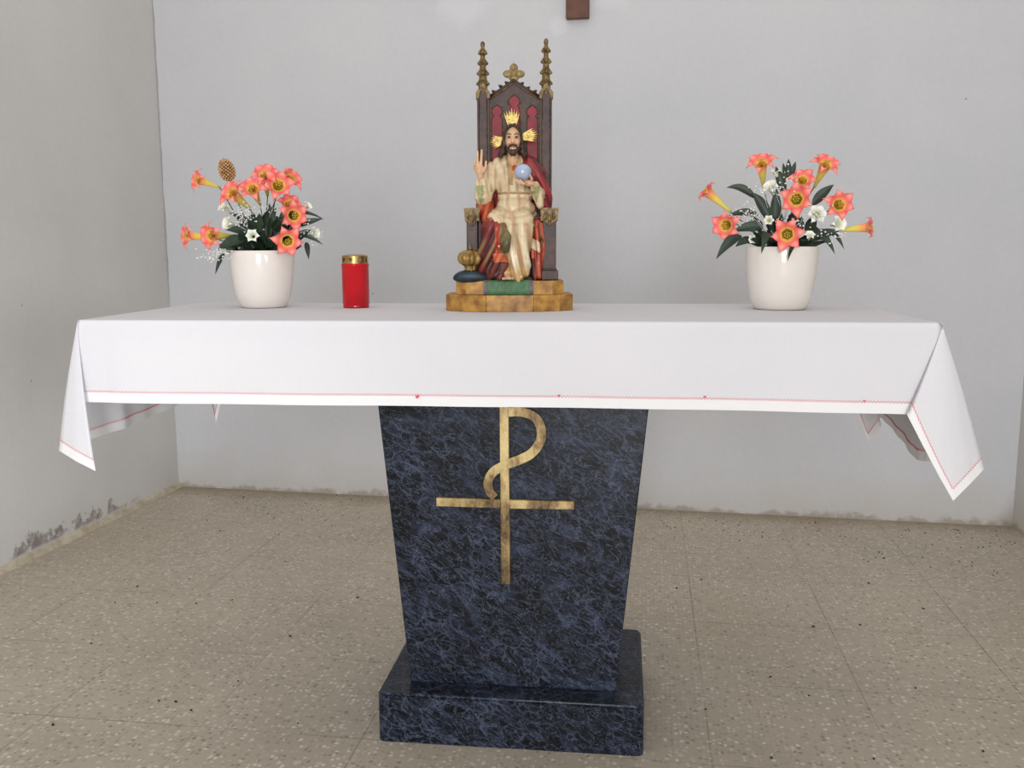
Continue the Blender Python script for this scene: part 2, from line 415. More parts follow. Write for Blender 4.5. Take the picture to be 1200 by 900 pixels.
q = lambda u, v: ony(u, v, e0)
def flatpoly(name, pix, y0=e0, y1=e1, par=emb):
    bm = bmesh.new(); prism(bm, [(q(u, v).x, q(u, v).z) for u, v in pix], y0, y1); bevel(bm, .0012, 1)
    return bmobj(name, bm, brass, par, smooth=False)
flatpoly('upright_bar', [(585, 470), (596, 470), (598, 685), (587, 685)])
flatpoly('crossbar', [(511, 583), (586.2, 585), (586.4, 596), (511, 593.5)])
flatpoly('crossbar', [(596.7, 585.5), (673, 587.5), (673, 597.5), (597.2, 596.4)])
def ribbon(name, ctr, wid, par=emb):
    # centre line in photo pixels, smoothed by Catmull-Rom, constant plate thickness
    P = [Vector(c) for c in ctr]; S = []; W = []
    for i in range(len(P)-1):
        p0 = P[max(i-1, 0)]; p1 = P[i]; p2 = P[i+1]; p3 = P[min(i+2, len(P)-1)]
        for k in range(6):
            t = k/6
            S.append(.5*((2*p1)+(p2-p0)*t+(2*p0-5*p1+4*p2-p3)*t*t+(3*p1-p0-3*p2+p3)*t**3)); W.append(wid[i]*(1-t)+wid[i+1]*t)
    S.append(P[-1]); W.append(wid[-1])
    bm = bmesh.new(); prev = None
    for i, p in enumerate(S):
        t = (S[min(i+1, len(S)-1)]-S[max(i-1, 0)]).normalized(); n = Vector((-t.y, t.x))*W[i]/2
        A = q(*(p+n)); B = q(*(p-n))
        ring = [bm.verts.new((A.x, e0-.001, A.z)), bm.verts.new((B.x, e0-.001, B.z)), bm.verts.new((B.x, e1, B.z)), bm.verts.new((A.x, e1, A.z))]
        if prev:
            for k in range(4): bm.faces.new((prev[k], prev[(k+1) % 4], ring[(k+1) % 4], ring[k]))
        else: bm.faces.new(ring)
        prev = ring
    bm.faces.new(prev[::-1])
    return sharp(bmobj(name, bm, brass, par))
ribbon('curved_loop', [(596, 483), (612, 483), (627, 489), (634, 502), (633, 517), (623, 531), (608, 539), (592, 545), (578, 553), (572, 565), (574, 576), (580, 583)],
       [10.5, 10.5, 10.5, 11, 11, 11, 11, 11, 10.5, 10.5, 10, 9])

# ---- table frame: measured corners of the cloth on the plane z = HT
FLc = AXI @ onz(90, 375, HT); FRc = AXI @ onz(1105, 378.2, HT)
PHI = math.atan2(FRc.y-FLc.y, FRc.x-FLc.x)
L = (FRc-FLc).length/2; D = .30
mid = (FLc+FRc)/2; n_ = Vector((-math.sin(PHI), math.cos(PHI), 0))
TB = AX @ Matrix.Translation(Vector((mid.x, mid.y, 0))+n_*D) @ Matrix.Rotation(PHI, 4, 'Z')
print('TABLE L', L, 'front', FLc, FRc, 'phi', PHI)
bm = bmesh.new(); addbox(bm, -L+.008, L-.008, -D+.008, D-.008, ztop, HT-.003); bevel(bm, .004, 2)
o = bmobj('tabletop', bm, marble, altar, smooth=False); o.matrix_parent_inverse = Matrix(); o.matrix_basis = AXI @ TB

# ================================================================== TABLECLOTH
def mat_cloth():
    m, nt, b = newmat('white_linen'); co = coords(nt)
    a = node(nt, 'ShaderNodeAttribute', attribute_name='hemdist').outputs['Fac']
    hem = ramp(nt, mth(nt, 'MULTIPLY', a, 10.0), [(.215, (1, 1, 1, 1)), (.235, (0, 0, 0, 1))])
    f = ntex(nt, co, 3, 4)
    c = mixc(nt, ramp(nt, f, [(.3, (0, 0, 0, 1)), (.7, (1, 1, 1, 1))]), rgba(227, 226, 231), rgba(232, 230, 233))
    c = mixc(nt, hem, c, rgba(247, 246, 247))
    # weave
    mx = node(nt, 'ShaderNodeMapping', {0: co, 3: (900, 900, 30)}).outputs[0]
    mz = node(nt, 'ShaderNodeMapping', {0: co, 3: (30, 30, 900)}).outputs[0]
    wv = mth(nt, 'ADD', ntex(nt, mx, 1, 2), ntex(nt, mz, 1, 2))
    c = mixc(nt, 1.0, c, ramp(nt, wv, [(.7, (.955, .955, .955, 1)), (1.3, (1, 1, 1, 1))]), 'MULTIPLY')
    nt.links.new(c, b.inputs['Base Color']); b.inputs['Roughness'].default_value = .9
    b.inputs['Specular IOR Level'].default_value = .15
    out = nt.nodes['Material Output']
    tr = node(nt, 'ShaderNodeBsdfTranslucent', {'Color': rgba(235, 235, 238)})
    mx_ = node(nt, 'ShaderNodeMixShader', {0: .15}); nt.links.new(b.outputs[0], mx_.inputs[1]); nt.links.new(tr.outputs[0], mx_.inputs[2])
    nt.links.new(mx_.outputs[0], out.inputs['Surface'])
    bump(nt, b, wv, .12, .0008)
    return m
tq = lambda u, v, y: ony(u, v, y, TB)
# (corner-or-edge parameter, hem point): the walk goes front left -> front right -> right side -> back -> left side
walk = []      # (top point xy, outward normal, hem point)
def seg(t0, t1, nrm0, nrm1, hems, wob=0.0):
    """hems: list of hem points; top runs t0 -> t1 with the same parameter"""
    k = len(hems)-1
    for i in range(k):
        steps = max(2, int((Vector(hems[i+1])-Vector(hems[i])).length/.012))
        for s in range(steps):
            f = (i+s/steps)/k; h = Vector(hems[i]).lerp(Vector(hems[i+1]), s/steps)
            t = Vector(t0).lerp(Vector(t1), f); n = Vector(nrm0).lerp(Vector(nrm1), f).normalized()
            if wob:
                w = math.sin(PI*min(1, f*12))*math.sin(PI*min(1, (1-f)*12)) if min(f, 1-f) < 1/24 else 1
                h = h+n*(wob*w*math.sin(f*31)+wob*.6*w*math.sin(f*13+1))
            walk.append((t, n, h))
fl_ = Vector((-L, -D, 0)); fr_ = Vector((L, -D, 0)); br_ = Vector((L, D, 0)); bl_ = Vector((-L, D, 0))
nF, nR, nB, nL = Vector((0, -1, 0)), Vector((1, 0, 0)), Vector((0, 1, 0)), Vector((-1, 0, 0))
h0 = tq(89, 471, -D-.004); h1 = tq(1090, 486, -D-.003)
fr = [tq(u, v, -D-.003) for u, v in ((89, 471), (200, 473), (300, 474), (400, 475.3), (500, 476), (600, 477), (700, 478.3), (800, 480), (900, 482), (1000, 484.2), (1090, 486))]
seg(fl_, fr_, nF, nF, fr, .0022)
# right front corner: fold forward, tip, side hem, then back inside
seg(fr_, fr_, nF, (nF+nR), [tq(1090, 486, -D-.003), tq(1076, 486, -D-.014), tq(1063, 486, -D-.022), tq(1082, 523, -D-.036), tq(1101, 559, -D-.044), tq(1117, 587, -D-.046)])
seg(fr_, fr_, (nF+nR), nR, [tq(1117, 587, -D-.046), tq(1136, 568, -D-.03), tq(1153, 550, -D-.004)])
seg(fr_, fr_, nR, nR, [tq(1153, 550, -D-.004), tq(1146, 546, -D+.03), tq(1116, 541, -D+.05), tq(1085, 541, -D+.07)])
seg(fr_, br_, nR, nR, [tq(1085, 541, -D+.07), tq(1074, 539, -D+.12), tq(1056, 516, 0), tq(1038, 494, D-.1), tq(1030, 488, D-.03)], .002)
seg(br_, br_, nR, (nR+nB), [tq(1030, 488, D-.03), tq(1033, 499, D+.0), tq(1018, 518, D+.03)])
seg(br_, br_, (nR+nB), nB, [tq(1018, 518, D+.03), tq(1007, 490, D+.03), tq(985, 455, D+.006)])
hb = Vector((.72, D+.006, HT-.165)); hb2 = Vector((-.74, D+.006, HT-.165))
seg(br_, bl_, nB, nB, [tq(985, 455, D+.006), hb, hb.lerp(hb2, .33), hb.lerp(hb2, .66), hb2, tq(262, 450, D+.006)], .002)
seg(bl_, bl_, nB, (nB+nL), [tq(262, 450, D+.006), tq(258, 474, D+.02), tq(253, 496, D+.03)])
seg(bl_, bl_, (nB+nL), nL, [tq(253, 496, D+.03), tq(251, 484, D+.02), tq(246, 468, D-.01)])
seg(bl_, fl_, nL, nL, [tq(246, 468, D-.01), tq(212, 473, D-.08), tq(177, 488, D-.25), tq(145, 502, -D+.18), tq(109, 514, -D+.08)], .003)
seg(fl_, fl_, nL, nL, [tq(109, 514, -D+.08), tq(90, 520, -D+.05), tq(72, 526, -D+.01)])
seg(fl_, fl_, nL, (nL+nF), [tq(72, 526, -D+.01), tq(69, 528, -D-.004), tq(90, 541, -D-.024), tq(112, 552, -D-.034)])
seg(fl_, fl_, (nL+nF), nF, [tq(112, 552, -D-.034), tq(105, 530, -D-.020), tq(91, 500, -D-.010), tq(89, 471, -D-.003)])
NW = len(walk)
r = .007; NV = 22
def skirt(i, dist=None, v=None):
    t, n, h = walk[i % NW]; top = Vector((t.x, t.y, HT-r))
    Ln = (h-top).length
    if dist is not None: v = 1-dist/Ln
    p = top.lerp(h, v); b_ = math.sin(PI*v)
    cornery = min((t-c).length for c in (fl_, fr_, br_, bl_))
    out = .002+.006*min(1, cornery*5)*0
    return p+n*(out*b_+.0012*b_*math.sin(i*.09)), Ln
bm = bmesh.new(); hd = bm.verts.layers.float.new('hemdist')
cols = []
for i in range(NW):
    t, n, h = walk[i]; col = []
    for k in range(4):
        a = k/3*PI/2
        v = bm.verts.new((t.x-n.x*r*(1-math.sin(a)), t.y-n.y*r*(1-math.sin(a)), HT-r*(1-math.cos(a)))); v[hd] = 1; col.append(v)
    for k in range(1, NV+1):
        p, Ln = skirt(i, v=k/NV); v = bm.verts.new(p); v[hd] = Ln*(1-k/NV); col.append(v)
    cols.append(col)
for i in range(NW):
    A, B = cols[i], cols[(i+1) % NW]
    for k in range(len(A)-1):
        try: bm.faces.new((A[k], B[k], B[k+1], A[k+1]))
        except ValueError: pass
# top sheet as a grid, sewn to the perimeter by a hair's overlap
bmesh.ops.remove_doubles(bm, verts=[c[0] for c in cols], dist=.0006)
gx, gy = 84, 30
g = []
for i in range(gx+1):
    row = []
    for j in range(gy+1):
        x = -L+r+(2*L-2*r)*i/gx; y = -D+r+(2*D-2*r)*j/gy
        e = 0 if i in (0, gx) or j in (0, gy) else 1
        v = bm.verts.new((x, y, HT+e*.0007*noise.noise(Vector((x*6, y*14, 0))))); v[hd] = 1; row.append(v)
    g.append(row)
for i in range(gx):
    for j in range(gy): bm.faces.new((g[i][j], g[i+1][j], g[i+1][j+1], g[i][j+1]))
cloth = bmobj('tablecloth', bm, mat_cloth(), smooth=True); cloth.matrix_world = TB
tag(cloth, 'long white linen tablecloth with red zigzag stitched hem draped over the marble altar', 'tablecloth')
# red zigzag stitching
thread = simple('red_thread', (206, 62, 78), .8, c2=(222, 110, 120), scale=30)
line = []; acc = 0; prev = None; sgn = 1
for i in range(NW+1):
    p, Ln = skirt(i, dist=.0228)
    if prev is not None:
        acc += (p-prev).length
    line.append((i, acc)); prev = p
pts = []; dd = 0; j = 0
tot = line[-1][1]; step = .0034
while dd < tot and j < NW:
    while j < NW and line[j+1][1] < dd: j += 1
    if j >= NW: break
    s0, s1 = line[j][1], line[j+1][1]; f = (dd-s0)/max(s1-s0, 1e-9)
    o_ = .0021*sgn; sgn = -sgn
    A = skirt(j, dist=.0228+o_)[0]; B = skirt(j+1, dist=.0228+o_)[0]
    pts.append(A.lerp(B, f)); dd += step
bm = bmesh.new(); tube(bm, pts, .00075, 4, cyc=True)
o = bmobj('hem_stitching', bm, thread, cloth, smooth=False); o['label'] = 'red zigzag stitch line along the hem'
# small embroidered red heart marks where the seam repeats
for u, v in ((489, 465), (655, 463.5), (826, 465), (1013, 470)):
    bm = bmesh.new(); c = tq(u, v, -D-.009); s = .0042 if u == 489 else .0026
    hp = [(c.x+s*.95*math.sin(t)**3, c.z+s*(.8*math.cos(t)-.3*math.cos(2*t)-.12*math.cos(3*t))) for t in [2*PI*k/20 for k in range(20)]]
    prism(bm, hp, c.y-.0008, c.y+.0006)
    bmobj('embroidered_mark', bm, thread, cloth, smooth=False)

# ================================================================== helpers for things on the table
def thing_frame(u, v, back):
    """frame standing on the cloth: photo point of the front foot, centre lies 'back' metres behind"""
    P = onz(u, v, HT); d = (P-CAM); d.z = 0; d.normalize()
    P = P+d*back
    ang = math.atan2(d.y, d.x)-PI/2
    M = Matrix.Translation((P.x, P.y, HT)) @ Matrix.Rotation(ang, 4, 'Z')
    k = (P-CAM).dot(fw)/F
    return M, k
def zscale(M, y0, y1):
    a = ony(600, y0, 0, M); b_ = ony(600, y1, 0, M); return (a.z-b_.z)/(y1-y0)

# ---- grave candle
M, k = thing_frame(417.5, 361.5, .032)
kz = zscale(M, 298, 361); r0 = 15.6*k
cn = empty('candle', M, 'red cylindrical votive candle with perforated gold lid between left flowerpot and statue', 'candle')
red = simple('red_plastic', (190, 4, 20), .13, c2=(168, 3, 16), scale=14)
red.node_tree.nodes['Principled BSDF'].inputs['Specular IOR Level'].default_value = .45
bm = bmesh.new()
hB = 51*kz
lathe(bm, [(r0*.93, 0), (r0*.97, .0015), (r0*.98, .004), (r0*.955, .006), (r0, .010), (r0, hB-.007), (r0*1.03, hB-.0055), (r0*1.03, hB-.003), (r0*.98, hB-.001), (r0*.9, hB)], 64)
sharp(bmobj('body', bm, red, cn), 60)
gold = simple('gold_foil', (190, 160, 96), .28, .85, c2=(150, 118, 62), scale=60)
bm = bmesh.new()
n = 64; zz = [hB-.001, hB+.004, hB+.0068, hB+.0115, hB+.0145, hB+.0165]
# wall of the lid with seven round holes
th = []
NR, NA = 14, 140; zlo, zhi = hB-.001, hB+.0165
hr = .0052; hz = (zlo+zhi)/2+.0005; rr = r0*.96
g = [[bm.verts.new((rr*math.cos(2*PI*i/NA), rr*math.sin(2*PI*i/NA), zlo+(zhi-zlo)*j/NR)) for j in range(NR+1)] for i in range(NA)]
for i in range(NA):
    for j in range(NR):
        a = (i+.5)/NA*2*PI; z = zlo+(zhi-zlo)*(j+.5)/NR
        ph = ((a/(2*PI)*9+.2) % 1-.5)*2*PI/9*rr
        if math.hypot(ph, z-hz) < hr*.95: continue
        bm.faces.new((g[i][j], g[(i+1) % NA][j], g[(i+1) % NA][j+1], g[i][j+1]))
top = [(rr, zhi), (rr*1.0, zhi+.0006), (rr*.9, zhi+.0022), (rr*.55, zhi+.004), (rr*.2, zhi+.0046), (0.0001, zhi+.0048)]
lathe(bm, top, 70)
bmesh.ops.remove_doubles(bm, verts=bm.verts, dist=.0002)
o = bmobj('lid', bm, gold, cn); o['label'] = 'gold perforated lid'
bm = bmesh.new(); lathe(bm, [(rr*.8, hB-.002), (rr*.8, hB+.0145)], 40)
bmobj('wind_guard', bm, simple('pale_inner_cup', (190, 172, 168), .4, scale=90, c2=(120, 70, 64)), cn)

# ================================================================== FLOWER POTS
pot_mat = simple('cream_glazed_ceramic', (228, 221, 214), .12, c2=(222, 214, 205), scale=8, coat=.5)
petal_mat = attrmat('coral_petals', .55, var=.12, scale=260)
leaf_mat = simple('dark_green_leaf', (38, 58, 38), .5, c2=(20, 34, 22), scale=40)
stem_mat = simple('green_stem', (60, 88, 48), .5, scale=40)
white_mat = simple('white_blossom', (236, 236, 232), .6, c2=(214, 216, 206), scale=80)
foam_mat = simple('dark_moss', (40, 30, 24), .9, c2=(20, 26, 16), scale=120, bmp=.6)
stamen_mat = simple('yellow_stamen', (226, 200, 60), .5, c2=(176, 148, 40), scale=90)
CORAL, PINK, YEL, YG, PALE = rgb(246, 112, 108), rgb(226, 66, 86), rgb(240, 208, 84), rgb(216, 212, 112), rgb(252, 160, 140)
def lily_mesh(seed, tubelen=1.55, white=False, openness=1.0):
    """radius of the star = 1, mouth at the origin, axis +Z toward the viewer of the flower, tube runs down -Z"""
    rn = random.Random(seed)
    bm = bmesh.new(); cl = bm.verts.layers.float_color.new('col')
    def V(p, c): v = bm.verts.new(p); v[cl] = tuple(c)+(1,); return v
    # tube
    NT, NA = 7, 18; rings = []
    for i in range(NT+1):
        t = i/NT; rad = .08+.24*t**1.15; z = -tubelen*(1-t)-.12
        c = lerp3(lerp3(YG, YEL, t), CORAL, .75*smoothstep(.65, 1, t))
        if white: c = rgb(226, 230, 205)
        rings.append([V((rad*math.cos(2*PI*k/NA), rad*math.sin(2*PI*k/NA), z), c) for k in range(NA)])
    for A, B in zip(rings, rings[1:]):
        for k in range(NA): bm.faces.new((A[k], A[(k+1) % NA], B[(k+1) % NA], B[k]))
    bm.faces.new(rings[0][::-1])
    # petals
    NU, NWW = 10, 6
    for pth in range(6):
        a0 = pth*PI/3; big = 1.0 if pth % 2 == 0 else .93; off = 0 if pth % 2 == 0 else .02
        ls = big*(1+rn.uniform(-.06, .06)); cur = rn.uniform(-.05, .12); tw = rn.uniform(-.08, .08)
        grid = []
        for i in range(NU+1):
            t = i/NU
            rad = .26+(ls-.26)*(t**1.0)*openness
            z = -.14+off+.42*math.sin(min(1, t*1.5)*PI/2)*(1.25-openness*.55)-(.30+cur)*max(0, t-.55)**1.5*2.2*openness
            w = .155+.155*t/.34 if t < .34 else .31*max(0, 1-((t-.34)/.66)**1.25)**.95
            w = max(w, .006)
            row = []
            for j in range(NWW+1):
                s = j/NWW*2-1
                ang = a0+tw*t
                x = rad-.10*s*s*(t); y = s*w
                zz = z+.05*s*s*(1-.3*t)-.03*(1-abs(s))
                if white: c = lerp3(rgb(225, 228, 190), rgb(244, 244, 240), smoothstep(0, .4, t))
                else:
                    c = lerp3(YEL, CORAL, smoothstep(.0, .28, t+.06*abs(s)))
                    c = lerp3(c, PALE, .95*(1-abs(s))**.8*smoothstep(.25, .5, t)*(1-.6*smoothstep(.6, 1, t)))
                    c = lerp3(c, PINK, smoothstep(.45, 1, abs(s))*smoothstep(.15, .5, t)*0.85)
                    c = lerp3(c, PINK, smoothstep(.8, 1, t)*.8)
                row.append(V((x*math.cos(ang)-y*math.sin(ang), x*math.sin(ang)+y*math.cos(ang), zz), c))
            grid.append(row)
        for i in range(NU):
            for j in range(NWW): bm.faces.new((grid[i][j], grid[i+1][j], grid[i+1][j+1], grid[i][j+1]))
    me = bpy.data.meshes.new('lily'); bm.to_mesh(me); bm.free(); me.materials.append(petal_mat); return me
def stamen_mesh():
    bm = bmesh.new()
    for i in range(6):
        a = i*PI/3+.5
        P = [Vector((.05*math.cos(a), .05*math.sin(a), -.3)), Vector((.08*math.cos(a), .08*math.sin(a), .0)), Vector((.12*math.cos(a), .12*math.sin(a), .16+.03*(i%3)))]
        tube(bm, P, [.02, .02, .018], 5)
        ellipsoid(bm, P[-1], (.04, .04, .05), 8)
    tube(bm, [(0, 0, -.3), (0, 0, .1), (.02, 0, .3)], [.025, .025, .035], 6)
    me = bpy.data.meshes.new('stamens'); bmesh.ops.recalc_face_normals(bm, faces=bm.faces); bm.to_mesh(me); bm.free(); me.materials.append(stamen_mat)
    me.polygons.foreach_set('use_smooth', [True]*len(me.polygons)); return me
LIL = [lily_mesh(i) for i in range(4)]; LILC = [lily_mesh(10+i, 1.9, openness=.86) for i in range(3)]
WLIL = lily_mesh(30, 1.0, True, .8); STA = stamen_mesh()
def leafobj(a, b_, w, par, droop=.15, name='leaf', mat=None, face=None):
    a, b_ = Vector(a), Vector(b_); d = b_-a; ln = d.length
    side = d.cross(Vector((0, -1, .25)) if face is None else face).normalized(); nrm = side.cross(d).normalized()
    bm = bmesh.new(); NU = 12; rows = []
    for i in range(NU+1):
        t = i/NU; c = a+d*t+Vector((0, 0, ln*droop*4*t*(1-t)))
        ww = w*math.sin(PI*min(1, t**.75*.98+.02))**.9*.5+w*.02
        rows.append([bm.verts.new(c+side*ww*s+nrm*(abs(s)*ww*.35)) for s in (-1, -.5, 0, .5, 1)])
    for A, B in zip(rows, rows[1:]):
        for j in range(4): bm.faces.new((A[j], B[j], B[j+1], A[j+1]))
    return bmobj(name, bm, mat or leaf_mat, par, recalc=False)
def bouquet(M, kx, kz, cx, by, prof, lilies, leaves, whites, breath, seed, label, mouth_z, rim):
    rn = random.Random(seed)
    root = empty('potted_flowers', M, label, 'flowerpot', 'potted artificial lilies on the altar')
    # pot
    bm = bmesh.new(); lathe(bm, prof, 96)
    pot = sharp(bmobj('pot', bm, pot_mat, root), 60)
    bm = bmesh.new(); lathe(bm, [(.0001, mouth_z+.004), (rim*.5, mouth_z+.003), (rim*.93, mouth_z-.002)][::-1], 40)
    bmobj('moss_filling', bm, foam_mat, root)
    X = lambda u: (u-cx)*kx
    Z = lambda v: (by-v)*kz
    K = kx
    core = Vector((0, 0, mouth_z))
    for idx, (u, v, dx, dz, dy, size, dep, *o_) in enumerate(lilies):
        d = Vector((dx, -dy, dz)).normalized(); s = size*K*1.14
        closed = dy < .3
        P = Vector((X(u), -dep*K, Z(v)))
        q_ = d.to_track_quat('Z', 'Y').to_matrix().to_4x4() @ Matrix.Rotation(rn.uniform(0, 1.0) if not o_ else o_[0], 4, 'Z')
        me = (LILC if closed else LIL)[idx % (3 if closed else 4)]
        o = link('lily', me, None, root); o.matrix_basis = Matrix.Translation(P) @ q_ @ Matrix.Diagonal((s, s, s, 1))
        st = link('stamens', STA, None, o, smooth=False)
        # stem from the tube's end to the pot
        tl = (1.9 if closed else 1.55)+.12
        E_ = P-d*tl*s
        foot = core+Vector((rn.uniform(-.3, .3)*rim, rn.uniform(-.3, .3)*rim, -.003))
        mid_ = E_.lerp(foot, .4)-d*s*.35
        pts = [((1-t)**2)*E_+2*t*(1-t)*mid_+t*t*foot for t in [i/10 for i in range(11)]]
        bm = bmesh.new(); tube(bm, pts, .0014, 6)
        bmobj('stem', bm, stem_mat, root)
    for (u0, v0, u1, v1, w, dep, droop) in leaves:
        leafobj((X(u0), -dep*K*.6, Z(v0)), (X(u1), -dep*K, Z(v1)), w*K, root, droop)
    # inner foliage
    for i in range(84):
        a = rn.uniform(0, 2*PI); el = rn.uniform(.0, 1.35); ln = rn.uniform(13, 24)*K
        d = Vector((math.cos(a)*math.cos(el)*1.15, math.sin(a)*math.cos(el)*.8, math.sin(el)*1.1))
        s = core+d*rn.uniform(.15, .95)*rim*.95
        e = s+(d+Vector((rn.uniform(-.4, .4), rn.uniform(-.4, .4), rn.uniform(-.4, .4)))).normalized()*ln
        if e.z < mouth_z+.002: e.z = mouth_z+.004
        s.z = max(s.z, mouth_z+3*K); e.z = max(e.z, mouth_z+(10*K if Vector((e.x, e.y)).length > rim*.8 else 5*K))
        leafobj(s, e, rn.uniform(6, 11)*K, root, rn.uniform(0, .15), face=Vector((rn.uniform(-.6, .6), -1, rn.uniform(-.5, .8))))
    for (u, v, dx, dz, dy, size, dep) in whites:
        d = Vector((dx, -dy, dz)).normalized(); s = size*K*1.2
        o = link('white_blossom', WLIL, None, root); o.matrix_basis = Matrix.Translation((X(u), -dep*K, Z(v))) @ d.to_track_quat('Z', 'Y').to_matrix().to_4x4() @ Matrix.Diagonal((s, s, s, 1))
    # baby's breath: uncountable tiny white specks on thin stalks
    for (u, v, ru, rv, n, dep) in breath:
        bm = bmesh.new(); c0 = Vector((X(u), -dep*K, Z(v)))
        for i in range(n):
            p = c0+Vector((rn.gauss(0, ru*.5)*K, rn.gauss(0, 4)*K, rn.gauss(0, rv*.5)*K))
            rr_ = rn.uniform(.7, 1.35)*K
            ellipsoid(bm, p, (rr_, rr_, rr_*.8), 6)
            if i % 9 == 0:
                base = c0.lerp(core, .55); tube(bm, [p, p.lerp(base, .5)+Vector((0, 0, .003)), base], .22*K, 3)
        o = bmobj('babys_breath', bm, white_mat, root, recalc=False); o['kind'] = 'stuff'
    return root
def potprof(rt_, rb, h):
    return [(rb*.80, 0), (rb*.93, .001), (rb*.985, .004), (rb*1.04, .010)]+[(rb*1.04+(rt_-rb*1.04)*math.sin(min(1, t)*PI/2)**.68, .010+(h-.010)*t) for t in [.1, .2, .3, .4, .5, .6, .7, .8, .9]]+[(rt_*.995, h-.0015), (rt_*.98, h), (rt_*.955, h-.001), (rt_*.94, h-.02)]
# left
M, k = thing_frame(309.5, 361.5, .052); kz = zscale(M, 230, 361)
hp = 62.5*kz
lilL = [(243, 224, -.90, .28, .45, 14, 8), (279, 237, -.62, .55, .60, 18, 12), (302, 232, -.25, .55, .85, 17, 10), (317, 217, -.05, .60, .70, 18, 0),
        (331, 228, .05, .30, .95, 19, 8), (346, 220, .55, .50, .70, 16, -4), (343, 248, .2, .55, .75, 15, 2), (347, 261, .15, -.02, 1, 18, 14),
        (338, 289, .04, -.10, 1, 18, 40), (229, 283, -.92, .06, .42, 15, 14), (254, 283, -.72, .0, .60, 17, 18)]
leafL = [(292, 287, 262, 298, 12, 22, .12), (268, 302, 258, 324, 5, 26, .1), (305, 285, 271, 277, 11, 16, .1), (335, 262, 381, 265, 5, 4, .14), (345, 272, 380, 264, 8, 8, .0),
         (350, 282, 379, 293, 5, 10, .1), (360, 290, 362, 309, 6, 14, .1), (312, 282, 276, 258, 9, 8, .05), (325, 284, 320, 248, 11, 6, .0), (318, 288, 296, 262, 10, 14, .1), (330, 290, 334, 256, 11, 8, .0), (345, 290, 366, 276, 9, 8, .05)]
whL = [(270, 252, -.5, .6, .5, 9, 0), (273, 270, -.8, .2, .6, 10, 6), (364, 250, .6, .5, .5, 7, -4), (300, 283, -.2, .2, .9, 9, 24), (371, 280, .6, .1, .7, 8, 4)]
brL = [(294, 262, 22, 16, 90, 14), (258, 303, 18, 8, 46, 22), (360, 274, 14, 12, 46, 6), (312, 255, 14, 12, 40, 10), (370, 288, 12, 12, 26, 6)]
pl = bouquet(M, k, kz, 309.5, 361.5, potprof(37.2*k, 27*k, hp), lilL, leafL, whL, brL, 4,
        'white pot of pink lilies with a brown seed head, beside the red candle', hp-.010, 36*k)
# dried seed head
X0 = (274.5-309.5)*k; Z0 = (361.5-212)*kz
bm = bmesh.new()
ax = Matrix.Rotation(-.28, 4, 'Y')
for i in range(150):
    t = (i+.5)/150; ph = i*2.39996; zc = (t*2-1)
    rad = 8.2*k*math.sqrt(max(0, 1-abs(zc)**2.2))*(1-.12*zc); p = Vector((rad*math.cos(ph), rad*math.sin(ph), zc*12*k))
    ellipsoid(bm, (ax @ p)+Vector((X0, .01, Z0)), (1.2*k, 1.2*k, 1.25*k), 8)
o = bmobj('seed_head', bm, simple('dried_seed_head', (214, 172, 120), .7, c2=(150, 104, 66), scale=120), pl)
bm = bmesh.new(); ellipsoid(bm, (X0, .01, Z0), (7.3*k, 7.3*k, 11.4*k), 16, ax.to_3x3()); bmobj('seed_core', bm, simple('seed_core_brown', (92, 54, 34), .8, scale=90), o); o['label'] = 'light brown dried seed head'
o = None
bm = bmesh.new(); tube(bm, [(X0+3*k, .01, Z0-11*k), (X0+12*k, .008, Z0-40*k), (0, 0, hp-.01)], .0013, 6); bmobj('stem', bm, stem_mat, pl)
# right
M, k = thing_frame(913.5, 364, .058); kz = zscale(M, 230, 364)
hp = 68*kz
lilR = [(887, 206, -.08, .72, .62, 18, 2), (958, 209, .32, .70, .62, 18, 0), (933, 225, .05, .45, .85, 16, 2), (927, 246, -.05, .02, 1, 20, 16), (974, 252, .25, .12, .95, 18, 10),
        (918.5, 283.5, 0, -.05, 1, 19, 54), (849.5, 273, -.28, -.08, .95, 18, 16), (827, 236, -.72, .62, .22, 16, 4), (1006, 276, .96, .10, .2, 15, 8)]
leafR = [(882, 244, 849, 232, 9, 6, .16), (868, 284, 841, 309, 12, 26, .14), (945, 252, 967, 231, 11, 4, .05), (914, 240, 903, 210, 10, -2, .05), (929, 293, 920, 311, 5, 52, .2),
         (952, 286, 971, 304, 7, 18, .25), (965, 282, 981, 299, 5, 10, .2), (900, 284, 892, 303, 10, 60, .3), (886, 262, 852, 262, 9, 4, .1), (900, 270, 878, 238, 12, 8, .1), (905, 268, 905, 234, 12, 8, .0),
         (892, 276, 858, 280, 12, 14, .1), (940, 282, 950, 268, 12, 18, .0), (918, 224, 917, 202, 7, -6, .0), (920, 222, 925, 205, 6, -6, .0), (915, 224, 911, 206, 5, -6, .0), (945, 290, 975, 280, 10, 14, .1), (880, 288, 862, 296, 9, 24, .1)]
whR = [(950, 262, .2, .3, .9, 13, 12), (898, 232, -.2, .5, .6, 11, 4), (974, 272, .5, .1, .8, 11, 12), (898, 268, -.1, .2, .9, 7, 22), (881, 288, -.3, -.1, .8, 6, 26), (903, 216, -.2, .7, .3, 8, 0), (943, 284, .1, .5, .6, 7, 24)]
brR = [(917, 230, 18, 18, 70, 6), (876, 262, 14, 12, 50, 14), (948, 262, 20, 12, 50, 12), (888, 236, 20, 8, 36, 4), (968, 284, 16, 10, 34, 12), (922, 272, 16, 8, 30, 20)]
bouquet(M, k, kz, 913.5, 364, potprof(41.6*k, 31*k, hp), lilR, leafR, whR, brR, 9,
        'white pot of pink lilies without seed head, right of the statue', hp-.010, 40*k)

